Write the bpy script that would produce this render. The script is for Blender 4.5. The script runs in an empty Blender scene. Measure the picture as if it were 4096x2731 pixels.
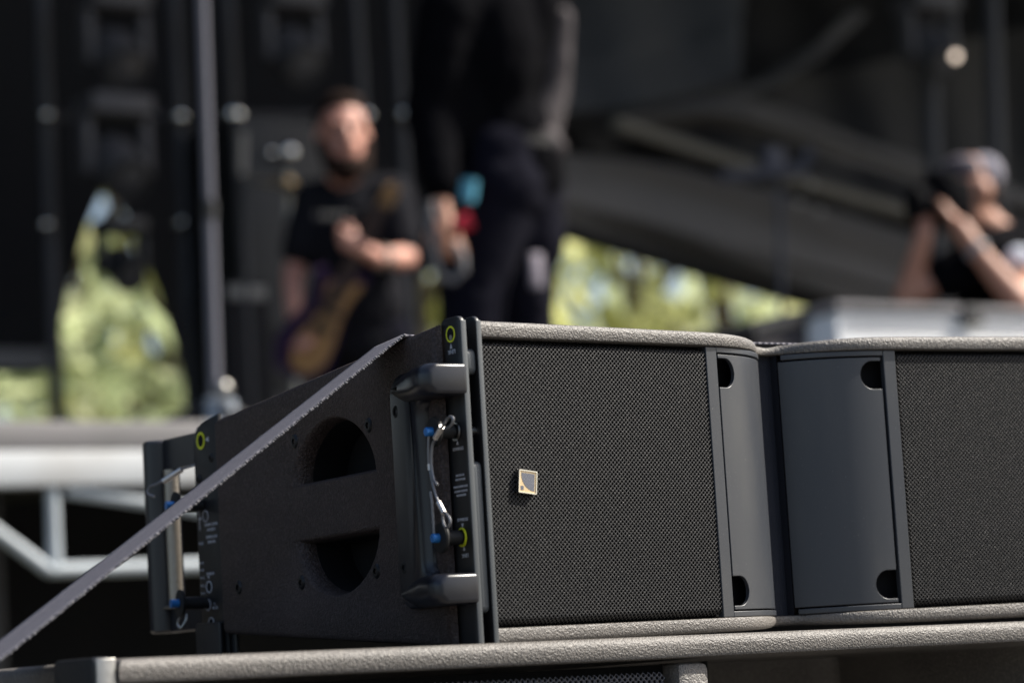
import bpy, bmesh, math, random
import numpy as np
from mathutils import Vector, Matrix
random.seed(7); RNG = np.random.default_rng(7)
scene = bpy.context.scene
COL = scene.collection

# ------------------------------------------------------------------ camera, sky, sun, exposure
Z0 = 0.68                                            # height of the loudspeaker's middle above the ground
CAM = Vector((-1.50461, -1.76678, Z0 - 0.14686))
RIGHT = Vector((0.83138, -0.55251, -0.05954)); FWD = Vector((0.55545, 0.82294, 0.11935)); UP = Vector((-0.01694, -0.13230, 0.99106))
FPX = 11007.4                                        # focal length in pixels of the 4096 wide photograph
cam_data = bpy.data.cameras.new('camera'); cam = bpy.data.objects.new('camera', cam_data); COL.objects.link(cam)
cam.matrix_world = Matrix(((RIGHT.x, UP.x, -FWD.x, CAM.x), (RIGHT.y, UP.y, -FWD.y, CAM.y), (RIGHT.z, UP.z, -FWD.z, CAM.z), (0, 0, 0, 1)))
cam_data.sensor_width = 36.0; cam_data.lens = FPX / 4096 * 36
cam_data.clip_start = 0.05; cam_data.clip_end = 3000
cam_data.dof.use_dof = True; cam_data.dof.focus_distance = 2.24; cam_data.dof.aperture_fstop = 4.8
scene.camera = cam

SUN_EL, SUN_AZ = math.radians(46), math.radians(66)  # azimuth measured from -Y (towards the audience) to +X
SUN = Vector((math.cos(SUN_EL) * math.sin(SUN_AZ), -math.cos(SUN_EL) * math.cos(SUN_AZ), math.sin(SUN_EL)))
world = bpy.data.worlds.new('World'); scene.world = world; world.use_nodes = True
wn = world.node_tree; wn.nodes.clear()
sky = wn.nodes.new('ShaderNodeTexSky'); sky.sky_type = 'NISHITA'; sky.sun_disc = False; sky.dust_density = 3.0; sky.ozone_density = .6
sky.sun_elevation = SUN_EL; sky.sun_rotation = math.atan2(SUN.x, SUN.y)
bg = wn.nodes.new('ShaderNodeBackground'); bg.inputs['Strength'].default_value = 0.10
wo = wn.nodes.new('ShaderNodeOutputWorld')
wn.links.new(sky.outputs[0], bg.inputs[0]); wn.links.new(bg.outputs[0], wo.inputs[0])
sd = bpy.data.lights.new('sun', 'SUN'); sd.energy = 4.8; sd.angle = math.radians(0.5); sd.color = (1.0, 0.95, 0.86)
so = bpy.data.objects.new('sun', sd); COL.objects.link(so); so.rotation_euler = SUN.to_track_quat('Z', 'Y').to_euler(); so.location = (20, -10, 30)
vs = scene.view_settings; vs.view_transform = 'Standard'; vs.look = 'None'; vs.gamma = 1.0; vs.use_curve_mapping = False; vs.exposure = 0.9
scene.cycles.use_denoising = True
scene.cycles.sample_clamp_indirect = 6.0
scene.cycles.max_bounces = 6

# ------------------------------------------------------------------ helpers
Q = 4096 / 2352
def ray(qx, qy):
    px, py = qx * Q, qy * Q
    return FWD + RIGHT * ((px - 2048) / FPX) - UP * ((py - 1365.5) / FPX)
def at(qx, qy, d):            # a point seen at that place of the photograph, d metres away
    return CAM + ray(qx, qy) * d
def hit_y(qx, qy, y):         # where that line of sight meets the upright plane Y = y
    r = ray(qx, qy); return CAM + r * ((y - CAM.y) / r.y)

def mat(name, col, rough=0.5, metal=0.0, spec=0.5, bump=None, var=None, coat=0.0, smear=None):
    m = bpy.data.materials.new(name); m.use_nodes = True
    nt = m.node_tree; b = nt.nodes['Principled BSDF']
    b.inputs['Base Color'].default_value = (*col, 1); b.inputs['Roughness'].default_value = rough
    b.inputs['Metallic'].default_value = metal; b.inputs['Specular IOR Level'].default_value = spec
    b.inputs['Coat Weight'].default_value = coat
    tc = nt.nodes.new('ShaderNodeTexCoord')
    def noise(scale, detail=3, kind='n'):
        if kind == 'v':
            n = nt.nodes.new('ShaderNodeTexVoronoi'); n.feature = 'SMOOTH_F1'; n.inputs['Scale'].default_value = scale
            nt.links.new(tc.outputs['Object'], n.inputs['Vector']); return n.outputs['Distance']
        n = nt.nodes.new('ShaderNodeTexNoise'); n.inputs['Scale'].default_value = scale; n.inputs['Detail'].default_value = detail
        nt.links.new(tc.outputs['Object'], n.inputs['Vector']); return n.outputs['Fac']
    if bump:                   # list of (kind, scale, height in metres)
        prev = None
        for kind, sc, dist in bump:
            bn = nt.nodes.new('ShaderNodeBump'); bn.inputs['Strength'].default_value = 1.0; bn.inputs['Distance'].default_value = dist
            nt.links.new(noise(sc, 3, kind), bn.inputs['Height'])
            if prev: nt.links.new(prev.outputs[0], bn.inputs['Normal'])
            prev = bn
        nt.links.new(prev.outputs[0], b.inputs['Normal'])
    if var:                    # (scale, second colour, low, high)
        sc, col2, lo, hi = var
        r = nt.nodes.new('ShaderNodeMapRange'); r.inputs['From Min'].default_value = lo; r.inputs['From Max'].default_value = hi
        nt.links.new(noise(sc, 4), r.inputs['Value'])
        mx = nt.nodes.new('ShaderNodeMix'); mx.data_type = 'RGBA'
        mx.inputs['A'].default_value = (*col, 1); mx.inputs['B'].default_value = (*col2, 1)
        nt.links.new(r.outputs[0], mx.inputs['Factor']); nt.links.new(mx.outputs['Result'], b.inputs['Base Color'])
        if smear:              # broad dusty patches over the first colour: (scale, colour, low, high, stretch)
            n2 = nt.nodes.new('ShaderNodeTexNoise'); n2.inputs['Scale'].default_value = smear[0]; n2.inputs['Detail'].default_value = 5
            m2 = nt.nodes.new('ShaderNodeMapping'); m2.inputs['Scale'].default_value = smear[4]
            nt.links.new(tc.outputs['Object'], m2.inputs[0]); nt.links.new(m2.outputs[0], n2.inputs['Vector'])
            r2 = nt.nodes.new('ShaderNodeMapRange'); r2.inputs['From Min'].default_value = smear[2]; r2.inputs['From Max'].default_value = smear[3]
            nt.links.new(n2.outputs['Fac'], r2.inputs['Value'])
            x2 = nt.nodes.new('ShaderNodeMix'); x2.data_type = 'RGBA'; x2.inputs['A'].default_value = (*col, 1); x2.inputs['B'].default_value = (*smear[1], 1)
            nt.links.new(r2.outputs[0], x2.inputs['Factor']); nt.links.new(x2.outputs['Result'], mx.inputs['A'])
    return m

def mk(name, V, F, m=None, parent=None, smooth=30):
    me = bpy.data.meshes.new(name)
    off = Vector((0, 0, 0)) if parent is None or parent.get('_local') else Vector(parent['_o'])
    me.from_pydata([tuple(Vector(v) - off) for v in V], [], [tuple(f) for f in F]); me.update()
    bm = bmesh.new(); bm.from_mesh(me); bmesh.ops.recalc_face_normals(bm, faces=bm.faces); bm.to_mesh(me); bm.free()
    return link(name, me, m, parent, smooth)
def link(name, me, m=None, parent=None, smooth=30):
    o = bpy.data.objects.new(name, me); COL.objects.link(o)
    if m: me.materials.clear(); me.materials.append(m)
    if smooth:
        me.shade_smooth(); me.set_sharp_from_angle(angle=math.radians(smooth))
    if parent is not None:
        o.parent = parent
        o['_o'] = parent['_o']; o['_local'] = parent['_local']
    return o
def from_bm(name, bm, m=None, parent=None, smooth=30):
    me = bpy.data.meshes.new(name)
    off = Vector((0, 0, 0)) if parent is None or parent.get('_local') else Vector(parent['_o'])
    bmesh.ops.recalc_face_normals(bm, faces=bm.faces)
    if off.length: bmesh.ops.translate(bm, vec=-off, verts=bm.verts)
    bm.to_mesh(me); bm.free()
    return link(name, me, m, parent, smooth)
def thing(name, label, cat, loc, group=None, local=False):
    o = bpy.data.objects.new(name, None); COL.objects.link(o); o.location = loc; o.empty_display_size = .1
    o['label'] = label; o['category'] = cat; o['_o'] = tuple(loc); o['_local'] = local
    if group: o['group'] = group
    return o
def tag(o, label, cat, group=None):
    o['label'] = label; o['category'] = cat
    if group: o['group'] = group
    return o
def finish_props():
    for o in bpy.data.objects:
        for k in ('_o', '_local'):
            if k in o: del o[k]

def add_box(bm, lo, hi, bev=0, seg=2):
    lo, hi = Vector(lo), Vector(hi); c = (lo + hi) / 2; s = hi - lo
    r = bmesh.ops.create_cube(bm, size=1, matrix=Matrix.Translation(c) @ Matrix.Diagonal((*s, 1)))
    if bev: bmesh.ops.bevel(bm, geom=list({e for v in r['verts'] for e in v.link_edges}), offset=bev, segments=seg, affect='EDGES', profile=.5)
def box(name, lo, hi, m, parent=None, bev=0, smooth=30, rot=None):
    bm = bmesh.new(); add_box(bm, lo, hi, bev)
    return from_bm(name, bm, m, parent, smooth)
def frame_for(d):
    d = Vector(d).normalized(); a = Vector((0, 0, 1)) if abs(d.z) < .9 else Vector((1, 0, 0))
    u = d.cross(a).normalized(); return u, d.cross(u).normalized(), d
def tube_geo(pts, r, n=10, caps=True):
    pts = [Vector(p) for p in pts]; rs = r if isinstance(r, (list, tuple)) else [r] * len(pts)
    V, F = [], []; u = None
    for i, p in enumerate(pts):
        d = (pts[min(i + 1, len(pts) - 1)] - pts[max(i - 1, 0)]).normalized()
        if u is None: u, w, _ = frame_for(d)
        else:
            u = (u - d * u.dot(d)).normalized(); w = d.cross(u)
        for k in range(n):
            a = 2 * math.pi * k / n; V.append(p + (u * math.cos(a) + w * math.sin(a)) * rs[i])
    for i in range(len(pts) - 1):
        for k in range(n):
            F.append((i * n + k, i * n + (k + 1) % n, (i + 1) * n + (k + 1) % n, (i + 1) * n + k))
    if caps:
        F.append(tuple(range(n - 1, -1, -1))); F.append(tuple((len(pts) - 1) * n + k for k in range(n)))
    return V, F
def tube(name, pts, r, m, parent=None, n=12):
    return mk(name, *tube_geo(pts, r, n), m, parent, 40)
def merge(parts):
    V, F = [], []
    for v, f in parts:
        o = len(V); V += list(v); F += [tuple(i + o for i in g) for g in f]
    return V, F
def capsule(p, q, r1, r2, n=12):
    p, q = Vector(p), Vector(q); d = (q - p); L = d.length; d = d / L if L > 1e-6 else Vector((0, 0, 1))
    pts, rs = [], []
    for a in (-85, -60, -30): pts.append(p + d * r1 * math.sin(math.radians(a))); rs.append(r1 * math.cos(math.radians(a)))
    pts += [p, q]; rs += [r1, r2]
    for a in (30, 60, 85): pts.append(q + d * r2 * math.sin(math.radians(a))); rs.append(r2 * math.cos(math.radians(a)))
    return tube_geo(pts, rs, n)
def ellipsoid(c, rx, ry, rz, ax=None, n=14):
    c = Vector(c); X, Y, Z = ax if ax else (Vector((1, 0, 0)), Vector((0, 1, 0)), Vector((0, 0, 1)))
    V, F = [], []; m_ = 9
    for i in range(m_):
        t = math.radians(-86 + 172 * i / (m_ - 1))
        for k in range(n):
            a = 2 * math.pi * k / n
            V.append(c + X * rx * math.cos(t) * math.cos(a) + Y * ry * math.cos(t) * math.sin(a) + Z * rz * math.sin(t))
    for i in range(m_ - 1):
        for k in range(n): F.append((i * n + k, i * n + (k + 1) % n, (i + 1) * n + (k + 1) % n, (i + 1) * n + k))
    F.append(tuple(range(n - 1, -1, -1))); F.append(tuple((m_ - 1) * n + k for k in range(n)))
    return V, F
def blend(name, parts, m, parent, vox=.012, it=6):   # one continuous skin over overlapping volumes
    o = mk(name, *merge(parts), m, parent, 0)
    md = o.modifiers.new('r', 'REMESH'); md.mode = 'VOXEL'; md.voxel_size = vox
    sm = o.modifiers.new('s', 'SMOOTH'); sm.iterations = it; sm.factor = .5
    dg = bpy.context.evaluated_depsgraph_get(); me = bpy.data.meshes.new_from_object(o.evaluated_get(dg))
    o.modifiers.clear(); old = o.data; o.data = me; bpy.data.meshes.remove(old)
    me.materials.clear(); me.materials.append(m); me.shade_smooth()
    return o
def solid(name, outline, normal, th, m, parent=None, smooth=30, holes=()):   # plane outline (3-D points) given a thickness
    bm = bmesh.new(); edges = []
    for loop in [outline, *holes]:
        vs_ = [bm.verts.new(p) for p in loop]
        edges += [bm.edges.new((vs_[i], vs_[(i + 1) % len(vs_)])) for i in range(len(vs_))]
    bmesh.ops.triangle_fill(bm, edges=edges, use_beauty=True, use_dissolve=False)
    r = bmesh.ops.extrude_face_region(bm, geom=list(bm.faces))
    bmesh.ops.translate(bm, vec=Vector(normal).normalized() * th, verts=[v for v in r['geom'] if isinstance(v, bmesh.types.BMVert)])
    return from_bm(name, bm, m, parent, smooth)
def rrect(cx, cy, hx, hy, r, n=5):
    out = []
    for sx, sy, a0 in ((1, 1, 0), (-1, 1, 90), (-1, -1, 180), (1, -1, 270)):
        for k in range(n + 1):
            a = math.radians(a0 + 90 * k / n); out.append((cx + sx * (hx - r) + r * math.cos(a), cy + sy * (hy - r) + r * math.sin(a)))
    return out
def ring(name, c, axis, r_in, r_out, th, m, parent, n=28):
    u, w, d = frame_for(axis); c = Vector(c); V, F = [], []
    for rr, h in ((r_in, 0), (r_out, 0), (r_out, th), (r_in, th)):
        for k in range(n):
            a = 2 * math.pi * k / n; V.append(c + (u * math.cos(a) + w * math.sin(a)) * rr + d * h)
    for j in range(4):
        for k in range(n): F.append((j * n + k, j * n + (k + 1) % n, ((j + 1) % 4) * n + (k + 1) % n, ((j + 1) % 4) * n + k))
    return mk(name, V, F, m, parent, 35)
def text(name, s, c, xdir, ydir, h, m, parent, depth=.0002, space=1.0):
    cu = bpy.data.curves.new('t', 'FONT'); cu.body = s; cu.size = h / .72; cu.align_x = 'CENTER'; cu.align_y = 'CENTER'; cu.extrude = depth
    cu.space_line = .95; cu.space_character = space; cu.resolution_u = 2
    t = bpy.data.objects.new('t', cu); COL.objects.link(t)
    dg = bpy.context.evaluated_depsgraph_get(); me = bpy.data.meshes.new_from_object(t.evaluated_get(dg))
    bpy.data.objects.remove(t); bpy.data.curves.remove(cu)
    x, y = Vector(xdir).normalized(), Vector(ydir).normalized(); z = x.cross(y)
    me.transform(Matrix(((x.x, y.x, z.x, c[0]), (x.y, y.y, z.y, c[1]), (x.z, y.z, z.z, c[2]), (0, 0, 0, 1))))
    me.name = name
    return link(name, me, m, parent, 0)

# ------------------------------------------------------------------ materials
def textured_paint(name, col, rough, spec, var2, h=.0011):
    return mat(name, col, rough, spec=spec, bump=[('n', 520, h), ('v', 820, h * .7)], var=(400, var2, .46, .70), smear=(9, tuple(c * 1.55 for c in col), .44, .72, (1, 1, 1)))
PAINT = textured_paint('textured_black_paint', (.031, .0215, .0190), .55, .30, (.078, .058, .053), .0012)
SUBPAINT = textured_paint('dusty_sunlit_paint', (.085, .077, .069), .52, .6, (.15, .136, .121), .0009)
PLASTIC = mat('satin_black_plastic', (.009, .0095, .0135), .30, spec=.5, bump=[('n', 900, .00003)], var=(9, (.011, .0115, .016), .4, .7))
RIGMETAL = mat('black_coated_steel', (.012, .012, .013), .42, bump=[('n', 1500, .00004)])
EDGEMETAL = mat('grey_coated_steel', (.075, .082, .086), .45, bump=[('n', 1300, .00005)])
HFPLAST = mat('grey_black_moulding', (.033, .0365, .044), .38, bump=[('n', 1400, .00002)], var=(620, (.11, .11, .11), .68, .75), smear=(16, (.050, .052, .055), .46, .78, (1.6, 1.6, .45)))
GRILLE = mat('perforated_black_steel', (.006, .006, .0065), .44, spec=.36, bump=[('n', 900, .0003)], var=(520, (.06, .06, .062), .60, .74))  # pale speckle paints glints into the steel colour
FOAM = mat('black_foam', (.004, .004, .004), .95, spec=.1)
HOLE = mat('matt_black_inside', (.006, .006, .007), .8, spec=.2)
FABRIC = mat('dark_acoustic_fabric', (.016, .018, .026), .85, spec=.3, bump=[('v', 900, .0004)])
WHITEPRINT = mat('white_print', (.45, .45, .48), .6)
YELLOW = mat('lime_yellow_print', (.62, .66, .02), .5)
BLUE = mat('blue_anodised', (.02, .16, .46), .35, metal=.3)
STEEL = mat('stainless_steel', (.55, .54, .52), .28, metal=1.0, bump=[('n', 300, .0002)])
DULLSTEEL = mat('dull_steel', (.33, .32, .30), .38, metal=1.0, bump=[('n', 180, .0003)])
GOLD = mat('gold_foil', (.62, .47, .27), .42, metal=.25)
LOGOGREY = mat('brushed_grey_print', (.12, .125, .15), .42, metal=.2, bump=[('n', 2500, .0001)], var=(1500, (.20, .20, .22), .6, .68))
SCREW = mat('black_oxide_screw', (.013, .013, .014), .4, metal=.5)
m_web = mat('grey_webbing', (.115, .110, .145), .85, spec=.25)
nt = m_web.node_tree; wv = nt.nodes.new('ShaderNodeTexWave'); wv.inputs['Scale'].default_value = 62; wv.inputs['Distortion'].default_value = .6
wv.inputs['Detail'].default_value = 1.0
mp = nt.nodes.new('ShaderNodeMapping'); mp.inputs['Rotation'].default_value = (0, 0, math.radians(40)); tc = nt.nodes.new('ShaderNodeTexCoord')
nt.links.new(tc.outputs['UV'], mp.inputs[0]); nt.links.new(mp.outputs[0], wv.inputs['Vector'])
bpn = nt.nodes.new('ShaderNodeBump'); bpn.inputs['Distance'].default_value = .0012; nt.links.new(wv.outputs['Fac'], bpn.inputs['Height'])
nt.links.new(bpn.outputs[0], nt.nodes['Principled BSDF'].inputs['Normal'])
rmp = nt.nodes.new('ShaderNodeMix'); rmp.data_type = 'RGBA'; rmp.inputs['A'].default_value = (.078, .075, .090, 1); rmp.inputs['B'].default_value = (.165, .160, .185, 1)
nt.links.new(wv.outputs['Fac'], rmp.inputs['Factor']); nt.links.new(rmp.outputs['Result'], nt.nodes['Principled BSDF'].inputs['Base Color'])
WEB = m_web
FRAY = mat('frayed_pale_thread', (.15, .147, .158), .9, spec=.1)
BLACKCLOTH = mat('black_stage_cloth', (.015, .015, .0175), .95, spec=.1, bump=[('n', 1.6, .05)], var=(.5, (.018, .018, .019), .4, .7))
WHITEALU = mat('white_painted_aluminium', (.36, .40, .43), .5, var=(5, (.29, .32, .34), .4, .7))
DECKGREY = mat('grey_deck_edge', (.19, .18, .18), .6, var=(4, (.16, .155, .15), .4, .65))
DECKTOP = mat('black_stage_floor', (.035, .033, .03), .75)
WHITECASE = mat('white_laminate', (.84, .84, .83), .5, var=(3, (.74, .74, .74), .45, .7))
GREYALU = mat('grey_aluminium', (.20, .19, .20), .6, metal=.1, var=(6, (.13, .125, .13), .4, .7))
POLEGREY = mat('grey_pole', (.12, .12, .145), .55, metal=.2)
DARKMETAL = mat('dark_frame_metal', (.032, .032, .038), .6)
BLACKHOUSE = mat('black_lamp_housing', (.018, .018, .02), .5)
CHROME = mat('chrome', (.85, .84, .82), .18, metal=1.0)
SKIN = mat('skin', (.55, .28, .21), .55, var=(14, (.42, .18, .13), .4, .66))
SKINTAN = mat('tanned_skin', (.40, .195, .125), .55, var=(12, (.32, .145, .095), .4, .7))
HAIR = mat('dark_brown_hair', (.020, .011, .008), .85, spec=.1, bump=[('n', 120, .004)])
BLACKSHIRT = mat('black_cotton', (.003, .003, .004), .97, spec=.03, bump=[('n', 14, .02)])
NAVY = mat('dark_navy_trousers', (.006, .006, .011), .95, spec=.06, bump=[('n', 11, .02)])
CHARCOAL = mat('faded_black_shirt', (.042, .039, .041), .9, spec=.2, bump=[('n', 9, .03)])
LITSHIRT = mat('sunlit_black_cotton', (.062, .055, .057), .9, spec=.1, bump=[('n', 9, .03)])  # sunlit back of the black shirt, painted as a greyer cloth
WOOD = mat('honey_maple', (.36, .205, .085), .5, var=(18, (.34, .19, .08), .4, .7))
PURPLE = mat('dark_purple_lacquer', (.030, .016, .048), .7, spec=.1)
RUBBER = mat('black_rubber', (.010, .010, .010), .6, spec=.3)
def leaf_mat(name, a, b, t):
    m = bpy.data.materials.new(name); m.use_nodes = True; nt = m.node_tree; nt.nodes.clear()
    out = nt.nodes.new('ShaderNodeOutputMaterial'); g = nt.nodes.new('ShaderNodeNewGeometry')
    mx = nt.nodes.new('ShaderNodeMix'); mx.data_type = 'RGBA'; mx.inputs['A'].default_value = (*a, 1); mx.inputs['B'].default_value = (*b, 1)
    nt.links.new(g.outputs['Random Per Island'], mx.inputs['Factor'])
    df = nt.nodes.new('ShaderNodeBsdfPrincipled'); df.inputs['Roughness'].default_value = .45; tr = nt.nodes.new('ShaderNodeBsdfTranslucent')
    nt.links.new(mx.outputs['Result'], df.inputs['Base Color']); nt.links.new(mx.outputs['Result'], tr.inputs['Color'])
    ms = nt.nodes.new('ShaderNodeMixShader'); ms.inputs[0].default_value = t
    nt.links.new(df.outputs[0], ms.inputs[1]); nt.links.new(tr.outputs[0], ms.inputs[2]); nt.links.new(ms.outputs[0], out.inputs[0])
    return m
LEAF = leaf_mat('yellow_green_leaves', (.38, .40, .14), (.60, .60, .30), .66)
LEAF2 = leaf_mat('mid_green_leaves', (.30, .36, .19), (.52, .55, .32), .66)
BARK = mat('bark', (.09, .07, .05), .9)

# ------------------------------------------------------------------ ground
ground = mk('ground', [(-600, -600, 0), (600, -600, 0), (600, 600, 0), (-600, 600, 0)], [(0, 1, 2, 3)],
            mat('dry_grass_ground', (.10, .105, .045), .9, var=(.8, (.17, .15, .075), .4, .65), bump=[('n', 25, .03)]))
ground['kind'] = 'structure'
pave = mk('pavement', [(-40, -60, .004), (40, -60, .004), (40, 4.1, .004), (-40, 4.1, .004)], [(0, 1, 2, 3)],
          mat('grey_asphalt', (.075, .073, .07), .85, var=(3, (.10, .096, .09), .4, .65), bump=[('n', 60, .01)]))
pave['kind'] = 'structure'

# ------------------------------------------------------------------ the stage
SY = 4.2
DECK = hit_y(100, 966, SY).z
pL, pR = -9.0, 14.0
st = thing('stage', 'wide stage with grey deck edge, white beam and white truss bracing under it', 'stage', (0, SY, 0))
def zq(qx, qy): return hit_y(qx, qy, SY).z
zb1, zb2 = zq(100, 1035), zq(100, 1116)
box('deck', (pL, SY + .05, zb1), (pR, SY + 7.0, DECK - .004), DECKTOP, st)
box('deck_edge', (pL, SY, zb1 + .002), (pR, SY + .048, DECK), DECKGREY, st, bev=.006)
box('edge_beam', (pL, SY - .006, zb2), (pR, SY + .05, zb1), mat('white_beam_paint', (.50, .515, .52), .5, var=(3, (.41, .40, .38), .45, .7)), st, bev=.006)
zc = zq(300, 1302)
def sx(qx, qy): return hit_y(qx, qy, SY + .02)
post_x = sx(122, 1200).x; step = 1.25
end_x = sx(112, 1310).x
tube('bottom_chord', [(end_x, SY + .02, zc), (end_x + 6, SY + .02, zc)], .0165, WHITEALU, st)
tl = sx(-20, 1212); tube('end_brace', [(tl.x - .45, SY + .02, tl.z + .33), (end_x, SY + .02, zc)], .0165, WHITEALU, st)
for k in range(4):
    x = post_x + k * step
    tube('truss_post', [(x, SY + .02, zb2 + .001), (x, SY + .02, zc)], .0165, WHITEALU, st)
    a = sx(150, 1122).x + k * step
    tube('truss_brace', [(a, SY + .02, zb2 - .01), (a + step * .9, SY + .02, zc + .02)], .0150, WHITEALU, st)
for x in np.arange(pL + .3, pR, 2.0):
    for y in (SY + .6, SY + 6.6):
        tube('deck_leg', [(x, y, .0), (x, y, zb1)], .024, DARKMETAL, st, 8)
bm = bmesh.new()
N = 160
for i in range(N + 1):
    x = pL + (pR - pL) * i / N; y = SY + 1.4 + .04 * math.sin(i * 1.9) + .03 * math.sin(i * 5.3)
    bm.verts.new((x, y, .01)); bm.verts.new((x, y, zb1 - .01))
bm.verts.ensure_lookup_table()
for i in range(N): bm.faces.new([bm.verts[2 * i + k] for k in (0, 2, 3, 1)])
sk = from_bm('under_stage_dark', bm, BLACKCLOTH, None, 60); tag(sk, 'black pleated sheet added as the darkness under the stage deck', 'dark sheet')  # dark sheet standing in for the shade under the deck

# ------------------------------------------------------------------ backdrops with folds
YB = 10.6
def drape(name, outline_q, label, Y=YB, th=.03):
    pts = [hit_y(a, b, Y) if a > -600 else Vector((-13, Y, hit_y(-700, b, Y).z)) for a, b in outline_q]
    o = solid(name, pts, (0, 1, 0), th, BLACKCLOTH, None, 60); return tag(o, label, 'curtain')
drape('backdrop_curtain', [(-700, -500), (246, -500), (246, 420), (238, 432), (200, 520), (160, 660), (138, 760), (128, 806), (-700, 806)],
      'black backdrop curtain left of the tall leafy gap')
drape('backdrop_curtain', [(249, -500), (1262, -500), (1262, 500), (1240, 520), (1180, 560), (945, 640), (930, 700), (928, 1050), (462, 1050), (440, 930), (408, 800), (375, 690), (340, 600), (322, 560), (300, 500), (262, 440), (249, 424)],
      'black backdrop curtain behind the bass player, right of the leafy gap')
plat = box('low_platform', hit_y(-1900, 822, YB - .3) , hit_y(128, 803, YB - .3) + Vector((0, .25, 0)), DECKGREY)
tag(plat, 'narrow grey ledge along the foot of the left backdrop curtain', 'ledge')

# the sloping tarpaulin at the right, a cloth lofted between its hem and its folds
rows = [  # photograph lines from hem to top, with distance from the plane of the hem
    ([(1225, 484), (1290, 505), (1480, 560), (1700, 625), (1960, 697), (2240, 775), (2700, 900)], 0),
    ([(1225, 470), (1290, 488), (1480, 540), (1700, 604), (1960, 678), (2240, 755), (2700, 880)], .06),
    ([(1225, 440), (1290, 450), (1480, 490), (1700, 560), (1960, 630), (2240, 710), (2700, 840)], .75),
    ([(1225, 380), (1290, 385), (1480, 420), (1700, 480), (1960, 560), (2240, 640), (2700, 780)], .95),
    ([(1225, 300), (1290, 305), (1480, 330), (1700, 390), (1960, 470), (2240, 540), (2700, 660)], 1.0),
    ([(1225, 240), (1290, 245), (1480, 262), (1700, 290), (1960, 380), (2240, 450), (2700, 560)], 1.5),
    ([(1225, 190), (1290, 195), (1480, 190), (1700, 195), (1960, 160), (2240, 90), (2700, 0)], 1.6),
    ([(1225, 60), (1290, 60), (1480, 60), (1700, 60), (1960, 20), (2240, -60), (2700, -150)], 2.3),
    ([(1225, -300), (1290, -300), (1480, -300), (1700, -300), (1960, -350), (2240, -400), (2700, -500)], 3.0)]
def resample(pl, n):
    xs = [p[0] for p in pl]; ys = [p[1] for p in pl]; X = np.linspace(xs[0], xs[-1], n); return list(zip(X, np.interp(X, xs, ys)))
NU = 60; grid = []
for k in range(len(rows) - 1):
    A, B = resample(rows[k][0], NU), resample(rows[k + 1][0], NU)
    for s in range(6):
        t = s / 6; dd = rows[k][1] * (1 - t) + rows[k + 1][1] * t
        fold = .10 * math.sin(t * math.pi) * (1 if k > 1 else .2)
        grid.append([hit_y(a[0], a[1] * (1 - t) + b[1] * t, YB + .25 + dd + fold * (1 + .5 * math.sin(i * .35 + k)) + .04 * math.sin(i * .8 + k * 2 + t * 2)) for i, (a, b) in enumerate(zip(A, B))])
V = [p for r in grid for p in r]
F = [(j * NU + i, j * NU + i + 1, (j + 1) * NU + i + 1, (j + 1) * NU + i) for j in range(len(grid) - 1) for i in range(NU - 1)]
TARP = mat('black_tarpaulin', (.030, .030, .033), .75, spec=.2, bump=[('n', 2.2, .06)])
tp = mk('roof_tarpaulin', V, F, TARP, None, 60)
sm_ = tp.modifiers.new('thickness', 'SOLIDIFY'); sm_.thickness = .012
tag(tp, 'black tarpaulin with folds behind the sheets for its lit parts at the right', 'tarpaulin')
def sheet(name, lines, off, m, label, th=.012, nu=50, sub_=8):
    g = []
    for k in range(len(lines) - 1):
        A, B = resample(lines[k], nu), resample(lines[k + 1], nu)
        for q_ in range(sub_ + (k == len(lines) - 2)):
            t = q_ / sub_; dd = off[k] * (1 - t) + off[k + 1] * t
            g.append([hit_y(a[0] * (1 - t) + b[0] * t, a[1] * (1 - t) + b[1] * t, YB + dd + .05 * math.sin(i * .20 + t * 2 + k)) for i, (a, b) in enumerate(zip(A, B))])
    o = mk(name, [p for r in g for p in r], [(j * nu + i, j * nu + i + 1, (j + 1) * nu + i + 1, (j + 1) * nu + i) for j in range(len(g) - 1) for i in range(nu - 1)], m, None, 60)
    z = o.modifiers.new('thickness', 'SOLIDIFY'); z.thickness = th
    return tag(o, label, 'tarpaulin')
BROWN = mat('lit_brown_tarpaulin', (.17, .155, .145), .8, spec=.2, bump=[('n', .8, .06)], var=(.25, (.105, .098, .094), .40, .65))  # lit folds of the tarpaulin put into the colour of paler sheets
GREYT = mat('lit_grey_tarpaulin', (.066, .068, .073), .8, spec=.2, bump=[('n', .8, .06)], var=(.3, (.048, .05, .054), .40, .65))
sheet('tarpaulin', [[(1226, 489), (1480, 560), (1700, 625), (1960, 697), (2240, 775), (2700, 900)], [(1226, 440), (1480, 500), (1700, 565), (1960, 640), (2240, 720), (2700, 850)], [(1226, 350), (1480, 372), (1700, 420), (1960, 500), (2240, 580), (2700, 720)]], [.10, .0, .22], BROWN, 'brown grey sheet for the lit lower tarpaulin whose sloping hem hangs over the leafy opening')
sheet('tarpaulin', [[(1412, 284), (1626, 286), (1801, 330), (2126, 425), (2500, 530)], [(1414, 276), (1610, 256), (1720, 262), (1900, 320), (2126, 400), (2500, 510)], [(1416, 268), (1590, 228), (1690, 218), (1800, 252), (1980, 325), (2126, 372), (2500, 490)]], [.12, .05, .30], BROWN, 'brown grey sheet for a lit fold of the tarpaulin above the slanting beam')
sheet('tarpaulin', [[(1640, 240), (1770, 203), (1890, 130), (1990, 36)], [(1640, 226), (1756, 184), (1866, 112), (1960, 22)]], [.10, .22], BROWN, 'narrow pale sheet for a lit tarpaulin fold swooping up to the upper right')
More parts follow.
